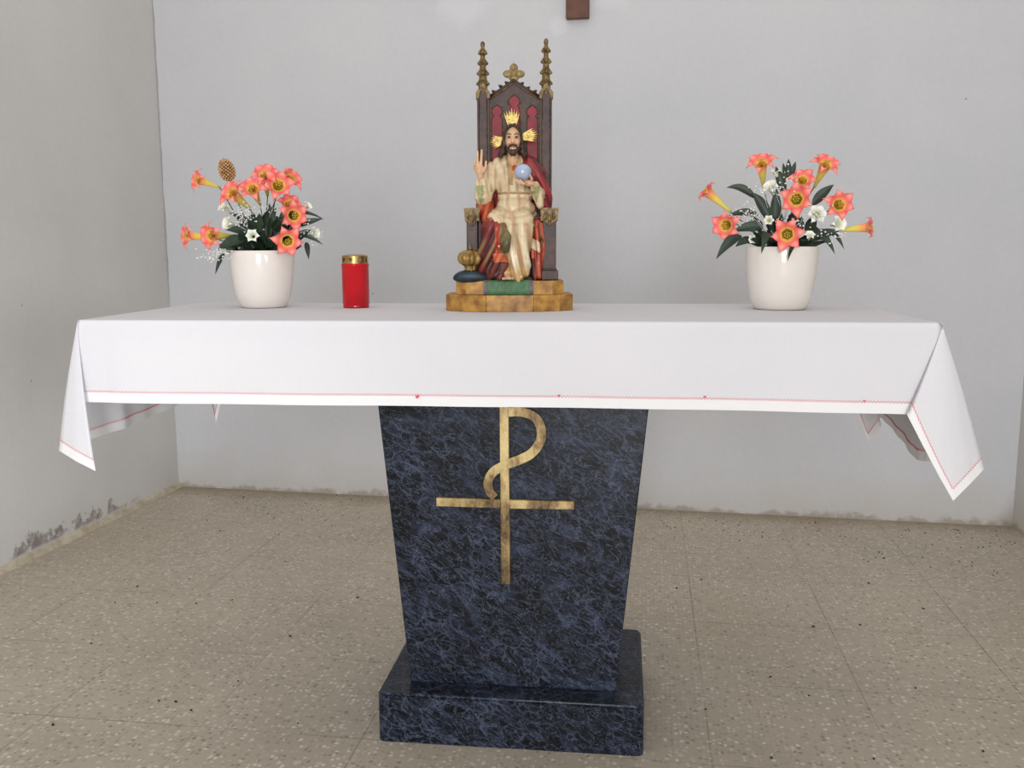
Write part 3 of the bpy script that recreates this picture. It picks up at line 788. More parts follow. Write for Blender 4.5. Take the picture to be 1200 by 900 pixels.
# ================================================================== STATUE
M, k = thing_frame(598, 365.5, .085); kz = zscale(M, 45, 365)
S = k; M = M @ Matrix.Diagonal((S, S, kz, 1))       # statue modelled in photo-pixel sized units
Mr = M.copy()
statue = empty('statue', Matrix.Translation(M.to_translation()) @ Matrix.Rotation(math.atan2(Mr[1][0], Mr[0][0]), 4, 'Z'),
               'painted statue of a bearded robed man seated on a tall gothic throne', 'statue')
SM = Matrix.Diagonal((S, S, kz, 1))
def sp(name, me_or_bm, mat, par=None, smooth=True, sharpang=None, lab=None):
    if isinstance(me_or_bm, bmesh.types.BMesh):
        bmesh.ops.recalc_face_normals(me_or_bm, faces=me_or_bm.faces); me = bpy.data.meshes.new(name); me_or_bm.to_mesh(me); me_or_bm.free()
    else: me = me_or_bm
    me.transform(SM)
    o = link(name, me, mat, par or statue, smooth)
    if sharpang: sharp(o, sharpang)
    if lab: o['label'] = lab
    return o
ochre = simple('ochre_marbled_paint', (190, 142, 66), .5, c2=(128, 86, 36), scale=45, detail=8)
dkwood = simple('dark_brown_paint', (74, 36, 28), .5, c2=(30, 17, 16), scale=75)
gilt = simple('aged_gilt', (136, 112, 62), .5, .25, c2=(66, 46, 28), scale=130)
giltb = simple('bright_gold', (204, 180, 92), .4, .35, c2=(132, 104, 46), scale=200)
redp = simple('crimson_panel_paint', (146, 16, 40), .55, c2=(116, 10, 30), scale=40)
teal = simple('teal_cushion_paint', (20, 50, 64), .5, c2=(12, 28, 38), scale=60)
green = simple('green_carpet_paint', (70, 112, 70), .5, c2=(44, 80, 50), scale=90, amt=.8)
greyp = simple('grey_band_paint', (96, 86, 84), .45, c2=(62, 56, 58), scale=90)
Y0 = 0
bm = bmesh.new(); slab(bm, [(-73, 38), (-74, -18), (-54, -34), (-28, -46), (-27, -43), (26, -43), (27, -46), (56, -34), (72, -18), (71, 38)][::-1], 0, 19.5); bevel(bm, .9, 2)
sp('lower_step', bm, ochre, smooth=False)
bm = bmesh.new(); slab(bm, [(-61, 36), (-62, -22), (-50, -34), (-30, -37), (26, -37), (48, -34), (61, -22), (61, 36)][::-1], 19.5, 36); bevel(bm, .8, 2)
sp('upper_step', bm, ochre, smooth=False)
# carpet falling over the upper step with two grey bands
bm = bmesh.new()
prof = [(-18, 37.3), (-34, 37.3), (-37, 36.5), (-38, 34), (-38, 24), (-39, 21), (-42, 20)]
def sheet(bm, x0, x1, n=24, rip=.0, off=0):
    rows = []
    for (y, z) in prof: rows.append([bm.verts.new((x0+(x1-x0)*i/n, y-off-rip*(1+math.sin(i*1.6))*(1 if z < 37 else .4), z+off*.3)) for i in range(n+1)])
    back = [[bm.verts.new((v.co.x, v.co.y+2.2, v.co.z-1.2)) for v in r_] for r_ in rows]
    for A, B in zip(rows, rows[1:]):
        for i in range(n): bm.faces.new((A[i], A[i+1], B[i+1], B[i]))
    return rows
sheet(bm, -25, 21, 24, .35); sp('carpet', bm, green)
bm = bmesh.new(); sheet(bm, -30, -25, 3, 0, .3); sp('carpet_band', bm, greyp)
bm = bmesh.new(); sheet(bm, 21, 26, 3, 0, .3); sp('carpet_band', bm, greyp)
# throne body
bm = bmesh.new(); addbox(bm, -37, 40, -8, 20, 36, 112); bevel(bm, .8); sp('seat_block', bm, dkwood, smooth=False)
bm = bmesh.new(); prism(bm, [(-30, 38), (41, 38), (40, 250), (35, 254), (5, 272), (-24, 253), (-30, 250)], 16, 24); bevel(bm, .5, 1)
sp('throne_back', bm, dkwood, smooth=False)
# gable moulding, gilt edge and crockets
bm = bmesh.new(); tube(bm, [(-26, 14.5, 252), (-10, 14.5, 262), (5, 14.5, 273), (20, 14.5, 262), (36, 14.5, 253)], 1.9, 8); sp('gable_moulding', bm, dkwood)
bm = bmesh.new(); tube(bm, [(-25, 12.6, 249.5), (-10, 12.6, 259.5), (5, 12.6, 270), (20, 12.6, 259.5), (35, 12.6, 250.5)], .75, 6)
sp('gilt_edge', bm, gilt)
for x, z in ((-18, 260), (-10, 266), (-3, 270), (14, 269), (21, 264), (29, 260)):
    bm = bmesh.new(); ellipsoid(bm, (x, 17, z), (2.4, 2.4, 1.9), 10); ellipsoid(bm, (x+(1.5 if x > 5 else -1.5), 17, z+1), (1.3, 1.5, 1.2), 8); sp('crocket', bm, dkwood)
# quatrefoil finial
bm = bmesh.new()
for dx, dz in ((0, 6.0), (-6.8, -.6), (6.8, -.6), (0, -5)):
    P = [(5+dx*.0, 17, 281)]
    ellipsoid(bm, (5+dx, 17, 281+dz), (5.0, 2.6, 5.6) if dz > 3 else (6.0, 2.6, 4.6), 14)
ellipsoid(bm, (5, 16.4, 281), (6.5, 3, 6), 14)
prism(bm, [(5, 293.5), (1.5, 287), (8.5, 287)], 15.5, 18.5)
addbox(bm, 3, 7, 15, 19, 270, 278)
sp('quatrefoil_finial', union(bm, .55, 1), simple('pale_gilt', (158, 136, 88), .5, .2, c2=(112, 90, 52), scale=130))
# lancets
def lancet(cx, tip, zb, hw, f):
    """f shrinks the outline: 1 = gilt frame, smaller = red field"""
    w = hw*f; P = [(cx-w, zb)]
    zs = tip-22; nk = w*.56
    P += [(cx-w, zs), (cx-w*.95, zs+2), (cx-w*.72, zs+3.6), (cx-nk, zs+4.8)]
    rr_ = 7.9*f; cz = zs+5.2+rr_*.72
    for a in (222, 202, 180, 158, 136, 118): P.append((cx+rr_*math.cos(math.radians(a)), cz+rr_*math.sin(math.radians(a))))
    P.append((cx, cz+rr_*1.25))
    R_ = [(2*cx-x, z) for x, z in P[:-1]][::-1]
    return P+R_
for cx, tip in ((-14.7, 249), (5.4, 260.5), (26, 248.5)):
    bm = bmesh.new(); prism(bm, lancet(cx, tip, 116, 7.6, .74), 15.2, 17); sp('red_panel', bm, redp, smooth=False)
    bm = bmesh.new(); tube(bm, [(x, 15.6, z) for x, z in lancet(cx, tip, 116, 7.6, 1.0)], .55, 6); sp('gilt_frame', bm, gilt)
    bm = bmesh.new(); tube(bm, [(x, 15.2, z) for x, z in lancet(cx, tip, 116, 7.6, .80)], .55, 6); sp('inner_moulding', bm, dkwood)
# pillars with hoods and pinnacles
for cx in (-30.5, 41.8):
    bm = bmesh.new(); addbox(bm, cx-5.6, cx+5.6, 10, 24, 36, 261); bevel(bm, 1.2, 2); addbox(bm, cx-6.8, cx-5.2, 9, 12, 36, 252); addbox(bm, cx+5.2, cx+6.8, 9, 12, 36, 252)
    pil = sp('pillar', bm, dkwood, smooth=False)
    for s in (-1, 1):
        bm = bmesh.new(); tube(bm, [(cx+s*3.9, 9.7, 120), (cx+s*3.9, 9.7, 250)], .42, 6)
        o = sp('gilt_line', bm, gilt); o.parent = pil
    bm = bmesh.new()
    prism(bm, [(cx-8, 251), (cx-8, 258), (cx-4, 263), (cx, 270), (cx+4, 263), (cx+8, 258), (cx+8, 251), (cx+5.2, 251), (cx+3.4, 258), (cx, 263), (cx-3.4, 258), (cx-5.2, 251)], 7.5, 24)
    o = sp('pillar_hood', bm, gilt, smooth=False); bevel
    bm = bmesh.new()
    base_z = 262; tipz = 318 if cx < 0 else 321
    h = tipz-base_z
    pr = [(5.6, 0), (5.2, .04), (4.2, .10)]
    lathe(bm, [(5.6, base_z-6), (4.8, base_z+h*.2), (3.6, base_z+h*.45), (2.6, base_z+h*.7), (2.2, base_z+h*.86), (2.0, base_z+h*.95), (.3, tipz)], 24, (cx, 15))
    for zf, wd in ((.12, 7.6), (.33, 6.9), (.54, 5.6), (.75, 4.4)):
        for a in range(4):
            for q_ in (0,):
                an = a*PI/2; ellipsoid(bm, (cx+wd*.72*math.cos(an), 15+wd*.72*math.sin(an), base_z+h*zf), (2.5, 2.5, 2.2), 10)
                ellipsoid(bm, (cx+wd*.5*math.cos(an), 15+wd*.5*math.sin(an), base_z+h*zf+2.6), (2, 2, 1.8), 8)
    ellipsoid(bm, (cx, 15, tipz-4), (2.7, 2.7, 3.8), 12)
    sp('pinnacle', union(bm, .6, 1), gilt)
# arm rests
for cx, hw in ((-43, 6.3), (44.5, 7.8)):
    bm = bmesh.new(); addbox(bm, cx-hw, cx+hw, -22, 14, 48, 106); addbox(bm, cx-hw-1.2, cx+hw+2.5, -24, 15, 36.5, 48); addbox(bm, cx-hw-.2, cx+hw+.8, -23, 14, 48, 50.5); bevel(bm, .8, 2)
    addbox(bm, cx-hw+1.8, cx+hw-1.8, -22.8, -21, 54, 100)
    ar = sp('armrest', bm, dkwood, smooth=False)
    bm = bmesh.new(); prism(bm, [(cx-hw-2.5, 121), (cx+hw+2.5, 121), (cx+hw+2.5, 116.5), (cx+hw+1, 113), (cx+hw-.8, 106), (cx+2.6, 103), (cx, 99.5), (cx-2.6, 103), (cx-hw+.8, 106), (cx-hw-1, 113), (cx-hw-2.5, 116.5)], -26, -20)
    addbox(bm, cx-hw-2, cx+hw+2, -24, 15, 106, 120)
    for a in (-1, 0, 1): ellipsoid(bm, (cx+a*hw*.62, -26, 111-(2.5 if a == 0 else 0)), (hw*.30, 1.8, 5), 10)
    ellipsoid(bm, (cx, -26.5, 104), (2.2, 1.8, 4), 10)
    o = sp('capital', bm, gilt, smooth=False); o.parent = ar; o['label'] = 'gilded leaf capital'

# ---- crown on cushion
bm = bmesh.new()
N_ = 28
rings = []
for i in range(N_+1):
    t = i/N_; ph = -PI/2+PI*t; ring = []
    for j in range(40):
        a = 2*PI*j/40
        sq = lambda c: math.copysign(abs(c)**.6, c)
        ring.append(bm.verts.new((-45+(19.5-3.5*math.sin(ph))*sq(math.cos(a))*math.cos(ph)**.5*(1 if t in (0, 1) else 1), -26+13*sq(math.sin(a))*max(0, math.cos(ph))**.5, 41.3+8*math.sin(ph)*(1-.15*(abs(math.cos(a))**2)))))
    rings.append(ring)
for A, B in zip(rings, rings[1:]):
    for j in range(40): bm.faces.new((A[j], A[(j+1) % 40], B[(j+1) % 40], B[j]))
bmesh.ops.remove_doubles(bm, verts=bm.verts, dist=.05)
sp('cushion', bm, teal, lab='dark teal cushion')
bm = bmesh.new()
lathe(bm, [(6.8, 46), (7.4, 48), (6.4, 49), (6.2, 50.5), (7, 51.5), (6.6, 52.5), (8.0, 54), (12.2, 57), (14, 61), (13.8, 65), (11.6, 68.8), (7, 71.6), (2.5, 72.4), (.1, 72.5)], 96, (-45, -28), 9, .085)
ellipsoid(bm, (-45, -28, 74), (2.2, 2.2, 2.4), 12); ellipsoid(bm, (-45, -28, 77), (.8, .8, 2), 8)
sp('crown', bm, simple('crown_gold', (166, 134, 70), .4, .4, c2=(104, 78, 38), scale=60), lab='aged gold ribbed crown on the cushion')

# ---- figure: one continuous body
SKIN = rgb(216, 174, 138)
bm = bmesh.new()
hx, hy, hz_ = 3.5, -10, 199
def E_(c, r, rot=None, seg=20): ellipsoid(bm, c, r, seg, rot)
E_((hx, hy+3, hz_+7), (9.6, 11.5, 11.5)); E_((hx, hy-1.5, hz_+1), (8.6, 9.6, 14.5)); E_((hx, hy-4, hz_-9), (5.6, 6.2, 6))          # skull, face, jaw
capsule(bm, [(hx, hy-10.2, hz_+4.5), (hx, hy-12.2, hz_-2)], [1.1, 1.7], 10)                                                       # nose
E_((hx-1.5, hy-11.2, hz_-2.4), (1.1, 1.1, .9), seg=10); E_((hx+1.5, hy-11.2, hz_-2.4), (1.1, 1.1, .9), seg=10)
E_((hx-4.6, hy-8.2, hz_-2.2), (3, 2.6, 3.4)); E_((hx+4.6, hy-8.2, hz_-2.2), (3, 2.6, 3.4))                                      # cheeks
capsule(bm, [(hx-5.2, hy-8, hz_+6.3), (hx, hy-9.6, hz_+6.8), (hx+5.2, hy-8, hz_+6.3)], 1.2, 10)                                     # brow
E_((hx-9.5, hy+1, hz_), (1.6, 2.4, 4)); E_((hx+9.5, hy+1, hz_), (1.6, 2.4, 4))                                                  # ears
capsule(bm, [(hx, hy+2, hz_-6), (hx, hy+6, hz_-22)], [5.6, 7.0], 14)                                                              # neck
E_((hx, 0, 166), (24, 11, 13)); E_((hx, 0, 150), (19, 11, 20)); E_((hx, 2, 122), (19, 12, 18))
capsule(bm, [(-16, 0, 168), (-30, -6, 132), (-33, -22, 158)], [8, 6, 3.2], 12)          # raised arm
capsule(bm, [(25, 0, 168), (36, -6, 132), (26, -24, 149)], [8, 6, 3.2], 12)
capsule(bm, [(-8, 0, 114), (-16, -30, 104), (-8, -26, 48)], [11, 9, 4.5], 12)
capsule(bm, [(14, 0, 114), (14, -32, 106), (10, -28, 48)], [11, 9, 4.5], 12)
capsule(bm, [(-5, -24, 44), (-3, -38, 41.0), (-2, -44, 39.6)], [4.2, 3.4, 2.2], 12); capsule(bm, [(10, -24, 44), (12, -38, 40.5)], [4, 2.6], 12)
for i in range(5): capsule(bm, [(-7.4+i*2.5, -42, 39.8), (-8+i*2.7, -47.5+abs(i-1)*.6, 38.8)], [1.25, 1.15 if i else 1.4], 8)
# blessing hand (figure's right): palm to the viewer
E_((-34, -25, 165), (5.2, 2.6, 7.2)); capsule(bm, [(-33, -23, 156), (-34, -25, 164)], [3.4, 4], 10)
capsule(bm, [(-35.6, -25.4, 170), (-36.2, -26, 177), (-35.8, -26.6, 185.5)], [1.7, 1.55, 1.2], 8)
capsule(bm, [(-32.2, -25.4, 170.5), (-31.8, -26, 178), (-31.2, -27, 187)], [1.75, 1.6, 1.25], 8)
capsule(bm, [(-38, -25.4, 168.5), (-39.4, -28, 173), (-38.6, -30.5, 169.5)], [1.6, 1.5, 1.2], 8)
capsule(bm, [(-39.2, -25, 165.5), (-41, -27.5, 169), (-40, -30, 166)], [1.5, 1.35, 1.1], 8)
capsule(bm, [(-30, -25.5, 163), (-27, -27.5, 168), (-26.5, -28.5, 174)], [2, 1.7, 1.3], 8)
# hand under the orb
E_((20, -29, 149.5), (8, 5.5, 3.6), Matrix.Rotation(.25, 3, 'Y')); capsule(bm, [(30, -23, 147), (22, -27, 149)], [3.4, 3.8], 10)
for i, (x, y) in enumerate(((6.0, -33), (5.6, -36), (8.0, -38.5), (11.5, -40))):
    capsule(bm, [(15+i*.8, -29-i*2.2, 149), (x+3.5, y, 148.8-i*.5), (x, y-.3, 153.5-i*.6)], [1.7, 1.5, 1.15], 8)
capsule(bm, [(23, -31, 151), (24.5, -36, 153.5), (22.5, -39.5, 157)], [1.9, 1.6, 1.25], 8)
body = union(bm, .55, 1)
def skinc(p, n):
    c = SKIN
    d = math.hypot(p.x-hx, (p.z-hz_+2.5)*.8)
    if p.z > 185 and p.y < hy:
        for s in (-1, 1):
            c = lerp3(c, rgb(214, 130, 104), .45*(1-smoothstep(1, 5, math.hypot(p.x-hx-s*5, p.z-(hz_-3)))))
            c = lerp3(c, rgb(120, 78, 58), .5*(1-smoothstep(.8, 3.0, math.hypot((p.x-hx-s*4.2)*.8, p.z-(hz_+3.4)))))
    return c
paint(body, skinc)
skin = attrmat('painted_skin', .35, coat=.35, var=.12, scale=120)
fig = sp('figure', body, skin, lab='painted seated man with raised blessing hand')
eyew = simple('eye_white_paint', (214, 200, 184), .3, scale=50); dark = simple('dark_eye_paint', (30, 20, 16), .25, scale=50)
hairm = simple('brown_hair_paint', (72, 47, 32), .5, c2=(36, 23, 17), scale=110, bmp=.3)
for s in (-1, 1):
    ex_ = hx+s*4.1
    bm = bmesh.new(); ellipsoid(bm, (ex_, hy-9.0, hz_+3.2), (1.9, 1.4, .85), 14); sp('eye', bm, eyew, fig)
    bm = bmesh.new(); ellipsoid(bm, (ex_-.1, hy-10.1, hz_+3.1), (1.05, .7, 1.05), 12); sp('iris', bm, dark, fig)
    bm = bmesh.new(); tube(bm, [(hx+s*1.8, hy-10.9, hz_+6.6), (hx+s*4.4, hy-10.5, hz_+7.6), (hx+s*7.0, hy-8.6, hz_+6.5)], [.5, .6, .3], 6); sp('eyebrow', bm, hairm, fig)
    bm = bmesh.new(); tube(bm, [(ex_-2.1, hy-9.9, hz_+3.5), (ex_, hy-10.6, hz_+4.5), (ex_+2.1, hy-9.9, hz_+3.4)], .33, 6); sp('eyelid_line', bm, dark, fig)
bm = bmesh.new(); capsule(bm, [(hx-2.0, hy-10.9, hz_-7.2), (hx, hy-11.7, hz_-7.4), (hx+2.0, hy-10.9, hz_-7.2)], [.5, .8, .5], 8)
sp('mouth', bm, simple('lip_paint', (176, 84, 74), .4, scale=60), fig)
# beard and moustache
bm = bmesh.new()
ellipsoid(bm, (hx, hy-5.8, hz_-12.4), (5.2, 4.8, 5.2), 16)
capsule(bm, [(hx-7.8, hy-2, hz_-3), (hx-6.6, hy-4.5, hz_-8), (hx-4, hy-7, hz_-12)], [.9, 1.7, 2.4], 10); capsule(bm, [(hx+7.8, hy-2, hz_-3), (hx+6.6, hy-4.5, hz_-8), (hx+4, hy-7, hz_-12)], [.9, 1.7, 2.4], 10)
capsule(bm, [(hx-5.4, hy-8.6, hz_-8.8), (hx-3, hy-11.0, hz_-5.8), (hx, hy-11.9, hz_-5.2), (hx+3, hy-11.0, hz_-5.8), (hx+5.4, hy-8.6, hz_-8.8)], [1.0, 1.2, 1.0, 1.2, 1.0], 10)
capsule(bm, [(hx-2, hy-8.5, hz_-15), (hx-1.8, hy-8.2, hz_-17.5)], [2.6, 1.0], 8); capsule(bm, [(hx+2, hy-8.5, hz_-15), (hx+1.8, hy-8.2, hz_-17.5)], [2.6, 1.0], 8)
sp('beard', union(bm, .5, 1, lambda p: .25*math.sin(p.x*3.2+p.z*.5)), hairm, fig)
# hair
bm = bmesh.new()
ellipsoid(bm, (hx, hy+5.5, hz_+8.5), (10.8, 11.5, 12), 20); ellipsoid(bm, (hx, hy+9, hz_-4), (11.5, 7.0, 16), 18)
for s in (-1, 1):
    capsule(bm, [(hx+s*1.2, hy-5.6, hz_+18), (hx+s*6.2, hy-4.8, hz_+14.5), (hx+s*9.2, hy-2, hz_+6), (hx+s*9.9, hy-0, hz_-5), (hx+s*10.8, hy-1, hz_-12), (hx+s*13.2, hy-1, hz_-16.5)], [2.0, 2.4, 2.1, 2.5, 3.0, 2.4], 12)
    capsule(bm, [(hx+s*10, hy+4, hz_), (hx+s*11.5, hy+4, hz_-9), (hx+s*14.5, hy+2, hz_-15.5), (hx+s*13, hy-1, hz_-18.5)], [2.6, 3.2, 2.8, 1.8], 12)
sp('hair', union(bm, .6, 1, lambda p: .45*math.sin(p.x*1.1*(1 if p.x > hx else -1)+p.z*.75+math.sin(p.z*.3)*2)), hairm, fig)

# ---- garments
CREAM, CREAMD, OCH = rgb(222, 202, 166), rgb(150, 116, 74), rgb(206, 164, 92)
bm = bmesh.new()
capsule(bm, [(-12, 2, 172), (6, 1, 175), (14, 4, 172)], [10, 11, 9], 16)
ellipsoid(bm, (2, -1, 156), (22, 13.5, 22), 24); ellipsoid(bm, (6, -3, 136), (20, 14, 16), 24); ellipsoid(bm, (6, -7, 120), (23, 17, 17), 24); ellipsoid(bm, (4, 0, 114), (28, 18, 12), 24)
capsule(bm, [(-6, -4, 114), (-15, -29, 107)], [14, 11.5], 16); capsule(bm, [(12, -4, 114), (14, -31, 105)], [15, 13], 16); capsule(bm, [(-2, -10, 112), (0, -28, 104)], [13, 9], 14)
capsule(bm, [(-16, -31, 104), (-10, -26, 74), (-8, -22, 48)], [11, 9, 10], 14)
capsule(bm, [(14, -32, 104), (13, -32, 80), (10, -29, 58), (7, -27, 46)], [12.5, 12, 13, 14], 16)
capsule(bm, [(2, -28, 72), (0, -27, 46)], [8, 10], 12); capsule(bm, [(1, -26, 102), (3, -27, 74)], [10, 9], 12)
# sleeves
capsule(bm, [(-17, 1, 168), (-26, -6, 146), (-30, -14, 132), (-32, -18, 134), (-32.5, -20, 152)], [10, 9.5, 9, 8.5, 5.6], 14)
capsule(bm, [(-32, -18, 140), (-31, -18, 128)], [7, 4], 12)
capsule(bm, [(28, 0, 156), (33, -7, 140), (32, -14, 136), (28, -22, 147)], [6, 8, 8, 5.4], 14)
capsule(bm, [(32, -17, 138), (35, -16, 124)], [6.5, 4.5], 12)
def tunic_disp(p):
    v = 0
    if p.z < 102 and p.x > -16:
        u = p.x+(p.z-100)*.10+4*math.sin((p.z-45)*.035)
        v += (.5+1.6*smoothstep(104, 55, p.z))*math.sin(u*.42+.8)*.9+.55*math.sin(u*1.05)*smoothstep(95, 60, p.z)
    if 112 < p.z < 137 and p.y < -4: v += smoothstep(112, 122, p.z)*(.4*math.sin(p.x*.45)+.25*math.sin(p.x*.9+1))
    if p.z > 140 and p.x < 30: v += .55*math.sin(p.x*.62+(p.z-150)*.16)+.25*math.sin(p.x*1.3)
    if 100 <= p.z <= 118 and p.y < -6:
        w = (p.x-4)/26
        v += .45*math.sin((p.z-8*w*w)*.62)*(1-.3*abs(w))
    if abs(p.z-139+abs(p.x-6)*.03) < 1.3 and p.y < -4 and abs(p.x-6) < 22: v -= 1.1
    return v
me = union(bm, .8, 3, tunic_disp)
def tunicc(p, n):
    c = CREAM
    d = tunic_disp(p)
    c = lerp3(c, CREAMD, smoothstep(.15, -1.3, d)*.85)  # shade of the fold creases put into the colour
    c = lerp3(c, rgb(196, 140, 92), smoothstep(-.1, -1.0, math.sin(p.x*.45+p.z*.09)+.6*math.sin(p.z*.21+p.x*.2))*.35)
    c = lerp3(c, rgb(246, 232, 206), smoothstep(.6, 2.0, d)*.7)  # highlights on the fold ridges painted in
    if p.z < 56: c = lerp3(c, OCH, smoothstep(58, 42, p.z)*.7)
    # green inner cuff
    for (x, z, rr_) in ((-33, 136, 5.6), (30, 138, 5.0)):
        t_ = (p.z-(z-11))/19
        if p.y < -13 and 0 < t_ < 1.15: c = lerp3(c, rgb(128, 142, 84), (1-smoothstep(.7, 1.05, abs(p.x-x)/(rr_*min(1, t_)**.7)))*.8)
    # gilt collar band down the chest
    if p.y < -4 and p.z > 140:
        xc = -3-(p.z-178)*-.12
        w_ = abs(p.x-(-2+(178-p.z)*.10))
        if p.z > 148 and w_ < 2.7: c = lerp3(c, rgb(140, 112, 58), .75)
        if p.z > 156 and abs(p.x-(10-(178-p.z)*.04)) < 1.8: c = lerp3(c, rgb(170, 140, 90), .6)
        if abs(p.x-4.5) < 4.5 and 157 < p.z < 178: c = lerp3(c, rgb(206, 150, 90), .75)
        if math.hypot(p.x-5, (p.z-168)*.8) < 3: c = rgb(176, 70, 30)
    return c
paint(me, tunicc)
paintmat = attrmat('painted_plaster', .45, coat=.12, var=.2, scale=90)
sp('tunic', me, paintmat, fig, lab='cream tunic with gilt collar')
# red mantle
RED, ORG, DKR, GRN = rgb(116, 30, 32), rgb(190, 88, 52), rgb(62, 24, 20), rgb(126, 106, 62)
bm = bmesh.new()
capsule(bm, [(10, 6, 183), (22, -1, 175), (31, -4, 160), (38, -3, 142), (43, 0, 122)], [4, 9.5, 11, 9.5, 6.5], 14); capsule(bm, [(20, -6, 172), (25, -10, 158), (27, -10, 150)], [6, 6, 4], 12)      # over the figure's left shoulder
capsule(bm, [(40, 6, 140), (42, 4, 118)], [8, 6], 12)
capsule(bm, [(-8, 10, 182), (-20, 8, 170), (-26, 8, 150)], [5, 8.5, 8], 12)
ellipsoid(bm, (2, 12, 150), (34, 6, 34), 24)
capsule(bm, [(-27, -2, 138), (-28, -12, 120), (-26, -18, 112)], [9.5, 9.5, 8], 14)                  # fall below the raised arm
capsule(bm, [(-31, -8, 124), (-27, -14, 106)], [9, 7], 12)
# over the right leg
capsule(bm, [(-18, -12, 103), (-20, -32, 98)], [13, 12.5], 14)
capsule(bm, [(-20, -32, 98), (-24, -28, 74), (-28, -24, 52), (-26, -22, 44)], [13, 12.5, 13, 12], 14)
capsule(bm, [(-11, -34, 96), (-6, -37, 80), (-3, -37, 71)], [9.5, 7.5, 3.5], 12)
capsule(bm, [(-14, -30, 70), (-12, -32, 56), (-16, -30, 46)], [10, 9.5, 9], 12)
capsule(bm, [(-22, -26, 44), (-14, -34, 42)], [8, 6], 12)
# to the right of the tunic
capsule(bm, [(31, -18, 104), (31, -20, 76), (29, -18, 46)], [6, 8.5, 9.5], 12)
capsule(bm, [(28, -26, 96), (33, -28, 72)], [3, 4.5], 12); capsule(bm, [(28, -24, 62), (29, -26, 42)], [4, 6], 12)
def mant_disp(p):
    v = 0
    if p.x < 0 and p.z < 104: v += 1.7*math.sin((p.x-(p.z-70)*.34+4*math.sin(p.z*.05))*.48)*smoothstep(108, 88, p.z)
    if p.x > 20 and p.z < 104: v += 1.2*math.sin(p.x*.9+p.z*.06)
    if p.x > 20 and p.z > 118: v += .9*math.sin((p.x*.8+p.z*.5)*.55)
    if p.x < -14 and 104 < p.z < 140: v += .9*math.sin(p.x*.7-p.z*.2)
    return v
me = union(bm, .8, 2, mant_disp)
def mantc(p, n):
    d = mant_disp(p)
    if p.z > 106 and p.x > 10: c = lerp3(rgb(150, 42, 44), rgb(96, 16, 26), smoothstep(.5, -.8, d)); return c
    if p.z > 106:
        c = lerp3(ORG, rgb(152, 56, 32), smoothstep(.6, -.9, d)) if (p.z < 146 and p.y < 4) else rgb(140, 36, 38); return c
    if p.x > 18:
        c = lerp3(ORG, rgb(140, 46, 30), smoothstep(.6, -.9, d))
        if abs(p.z-78-(p.x-28)*-.6) < 6 and p.x < 34: c = rgb(222, 200, 168)
        if p.z < 62 and p.x < 28: c = DKR
        return c
    # right leg side: alternating crimson, olive-gold, orange
    w_ = (p.x+(p.z-70)*(-.18))
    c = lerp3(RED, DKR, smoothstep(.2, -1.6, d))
    if p.z < 92: c = lerp3(c, GRN, smoothstep(.5, 1.3, d)*smoothstep(90, 78, p.z)*smoothstep(50, 62, p.z)*.9)
    if -17 < p.x < -11 and 60 < p.z < 104: c = lerp3(c, rgb(188, 66, 40), .8)
    if p.x >= -11 and p.z > 64: c = lerp3(rgb(128, 118, 74), rgb(88, 80, 48), smoothstep(100, 74, p.z))
    if -19 < p.x and 58 < p.z < 68: c = lerp3(c, rgb(214, 110, 66), .85)
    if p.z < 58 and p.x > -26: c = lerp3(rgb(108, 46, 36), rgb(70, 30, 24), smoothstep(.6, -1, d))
    if p.z > 98: c = lerp3(c, rgb(128, 46, 34), .6)
    return c
paint(me, mantc)
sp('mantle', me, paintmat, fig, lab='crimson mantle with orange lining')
# belt line and edge braid of the mantle
bm = bmesh.new(); tube(bm, [(18, -31, 112), (26, -27, 104), (30, -27, 94), (36, -26, 84)], [.8, 1.4, 1.2, 1.6], 8); ellipsoid(bm, (36, -26, 82), (2, 1.6, 3), 8)
sp('tassel_cord', bm, gilt, fig)
bm = bmesh.new(); ellipsoid(bm, (14.5, -33, 161.5), (9.6, 9.6, 9.6), 32)
sp('orb', bm, simple('pale_blue_glass_paint', (150, 166, 196), .12, c2=(172, 182, 204), scale=20, coat=.8), fig, lab='pale blue glossy orb')
# halo rays
def rayfan(c, ang, spread, n, r0_, r1_):
    bm = bmesh.new()
    for i in range(n):
        a = ang+spread*((i+.5)/n-.5); w_ = spread/n*.52; rr_ = r1_*(1 if i % 2 == 0 else .90)*(1-.12*abs((i+.5)/n-.5)*2)
        y = -3.2-(.5 if i % 2 == 0 else 0)
        P = [(c[0]+r0_*math.cos(a-w_*.8), c[1]+r0_*math.sin(a-w_*.8)), (c[0]+rr_*.84*math.cos(a-w_), c[1]+rr_*.84*math.sin(a-w_)), (c[0]+rr_*math.cos(a), c[1]+rr_*math.sin(a)),
             (c[0]+rr_*.84*math.cos(a+w_), c[1]+rr_*.84*math.sin(a+w_)), (c[0]+r0_*math.cos(a+w_*.8), c[1]+r0_*math.sin(a+w_*.8))]
        prism(bm, P, y, y+.8)
    return bm
hc = (hx, hz_+3)
for nm, an, spd, r0_, r1_ in (('halo_ray', math.radians(92), math.radians(34), 13, 36), ('halo_ray', math.radians(188), math.radians(38), 10, 27), ('halo_ray', math.radians(12), math.radians(36), 11, 30)):
    sp('halo_rays', rayfan(hc, an, spd, 13, r0_, r1_), giltb, smooth=False, lab='gold fan of rays behind the head')

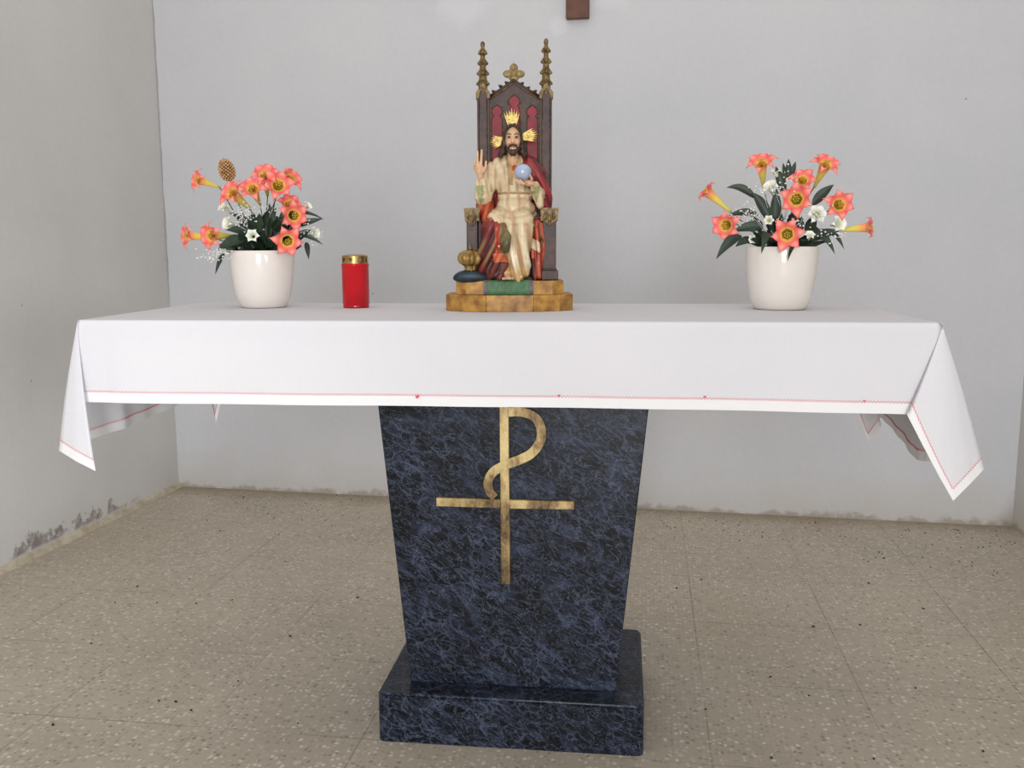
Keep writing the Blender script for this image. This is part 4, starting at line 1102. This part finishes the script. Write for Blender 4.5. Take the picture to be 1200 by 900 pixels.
# ================================================================== floor crumbs
bm = bmesh.new(); rn = random.Random(3)
spots = [(222, 678), (258, 622), (321, 607), (334, 658), (161, 687), (168, 619), (135, 706), (184, 706), (230, 707), (272, 703), (107, 754), (224, 832), (62, 849), (340, 745), (279, 798), (419, 700), (349, 847), (206, 822), (186, 821),
         (856, 628), (893, 628), (1034, 649), (1036, 654), (1030, 647), (1018, 683), (1008, 732), (1082, 713), (953, 734), (822, 679), (903, 793), (948, 815), (904, 888), (1152, 641), (1168, 628), (793, 689), (1024, 889), (1152, 880), (1073, 806), (827, 831)]
for i in range(60): spots.append((rn.uniform(1010, 1190), rn.triangular(617, 680, 622)))
for i in range(50): spots.append((rn.uniform(240, 440), rn.triangular(578, 640, 582)))
for i in range(60): spots.append((rn.uniform(760, 1010), rn.triangular(600, 650, 604)))
for i, (u, v) in enumerate(spots):
    p = onz(u, v, .0015)
    if (p-CL).dot(Vector(((CR-CL).y, -(CR-CL).x, 0)).normalized()) < .01: continue
    s = rn.uniform(.002, .0045) if i < 39 else rn.uniform(.0010, .0026)
    ellipsoid(bm, p, (s*rn.uniform(.8, 1.8), s*rn.uniform(.6, 1.2), .0018), 6, Matrix.Rotation(rn.uniform(0, 3), 3, 'Z'))
o = bmobj('floor_debris', bm, simple('dark_crumbs', (70, 52, 38), .9, c2=(40, 32, 26), scale=90), smooth=False)
tag(o, 'scattered dark crumbs and dirt specks on the beige terrazzo floor', 'debris', kind='stuff')

# ================================================================== light
w = bpy.data.worlds.new('world'); sc.world = w; w.use_nodes = True
bg = w.node_tree.nodes['Background']; bg.inputs[0].default_value = (1.0, .968, .932, 1); bg.inputs[1].default_value = .91
def area(name, loc, target, sx, sy, power, col=(1, 1, 1)):
    ld = bpy.data.lights.new(name, 'AREA'); ld.shape = 'RECTANGLE'; ld.size = sx; ld.size_y = sy; ld.energy = power; ld.color = col
    o = bpy.data.objects.new(name, ld); C.objects.link(o); o.location = loc
    o.rotation_euler = (Vector(target)-Vector(loc)).to_track_quat('-Z', 'Y').to_euler(); return o
area('doorway_daylight', (.1, -4.2, 1.5), (-.1, 3.0, .9), 1.6, 2.4, 196, (.94, .965, 1.0))
ld = bpy.data.lights.new('left_wall_spot', 'SPOT'); ld.energy = 170; ld.spot_size = math.radians(34); ld.spot_blend = 1; ld.shadow_soft_size = .35; ld.color = (.86, .93, 1.0)  # added cool spot that brightens the lower left wall; no source seen
o = bpy.data.objects.new('left_wall_spot', ld); C.objects.link(o); o.location = (1.15, -.9, 1.0)
o.rotation_euler = (Vector((-2.15, 2.55, .5))-o.location).to_track_quat('-Z', 'Y').to_euler()
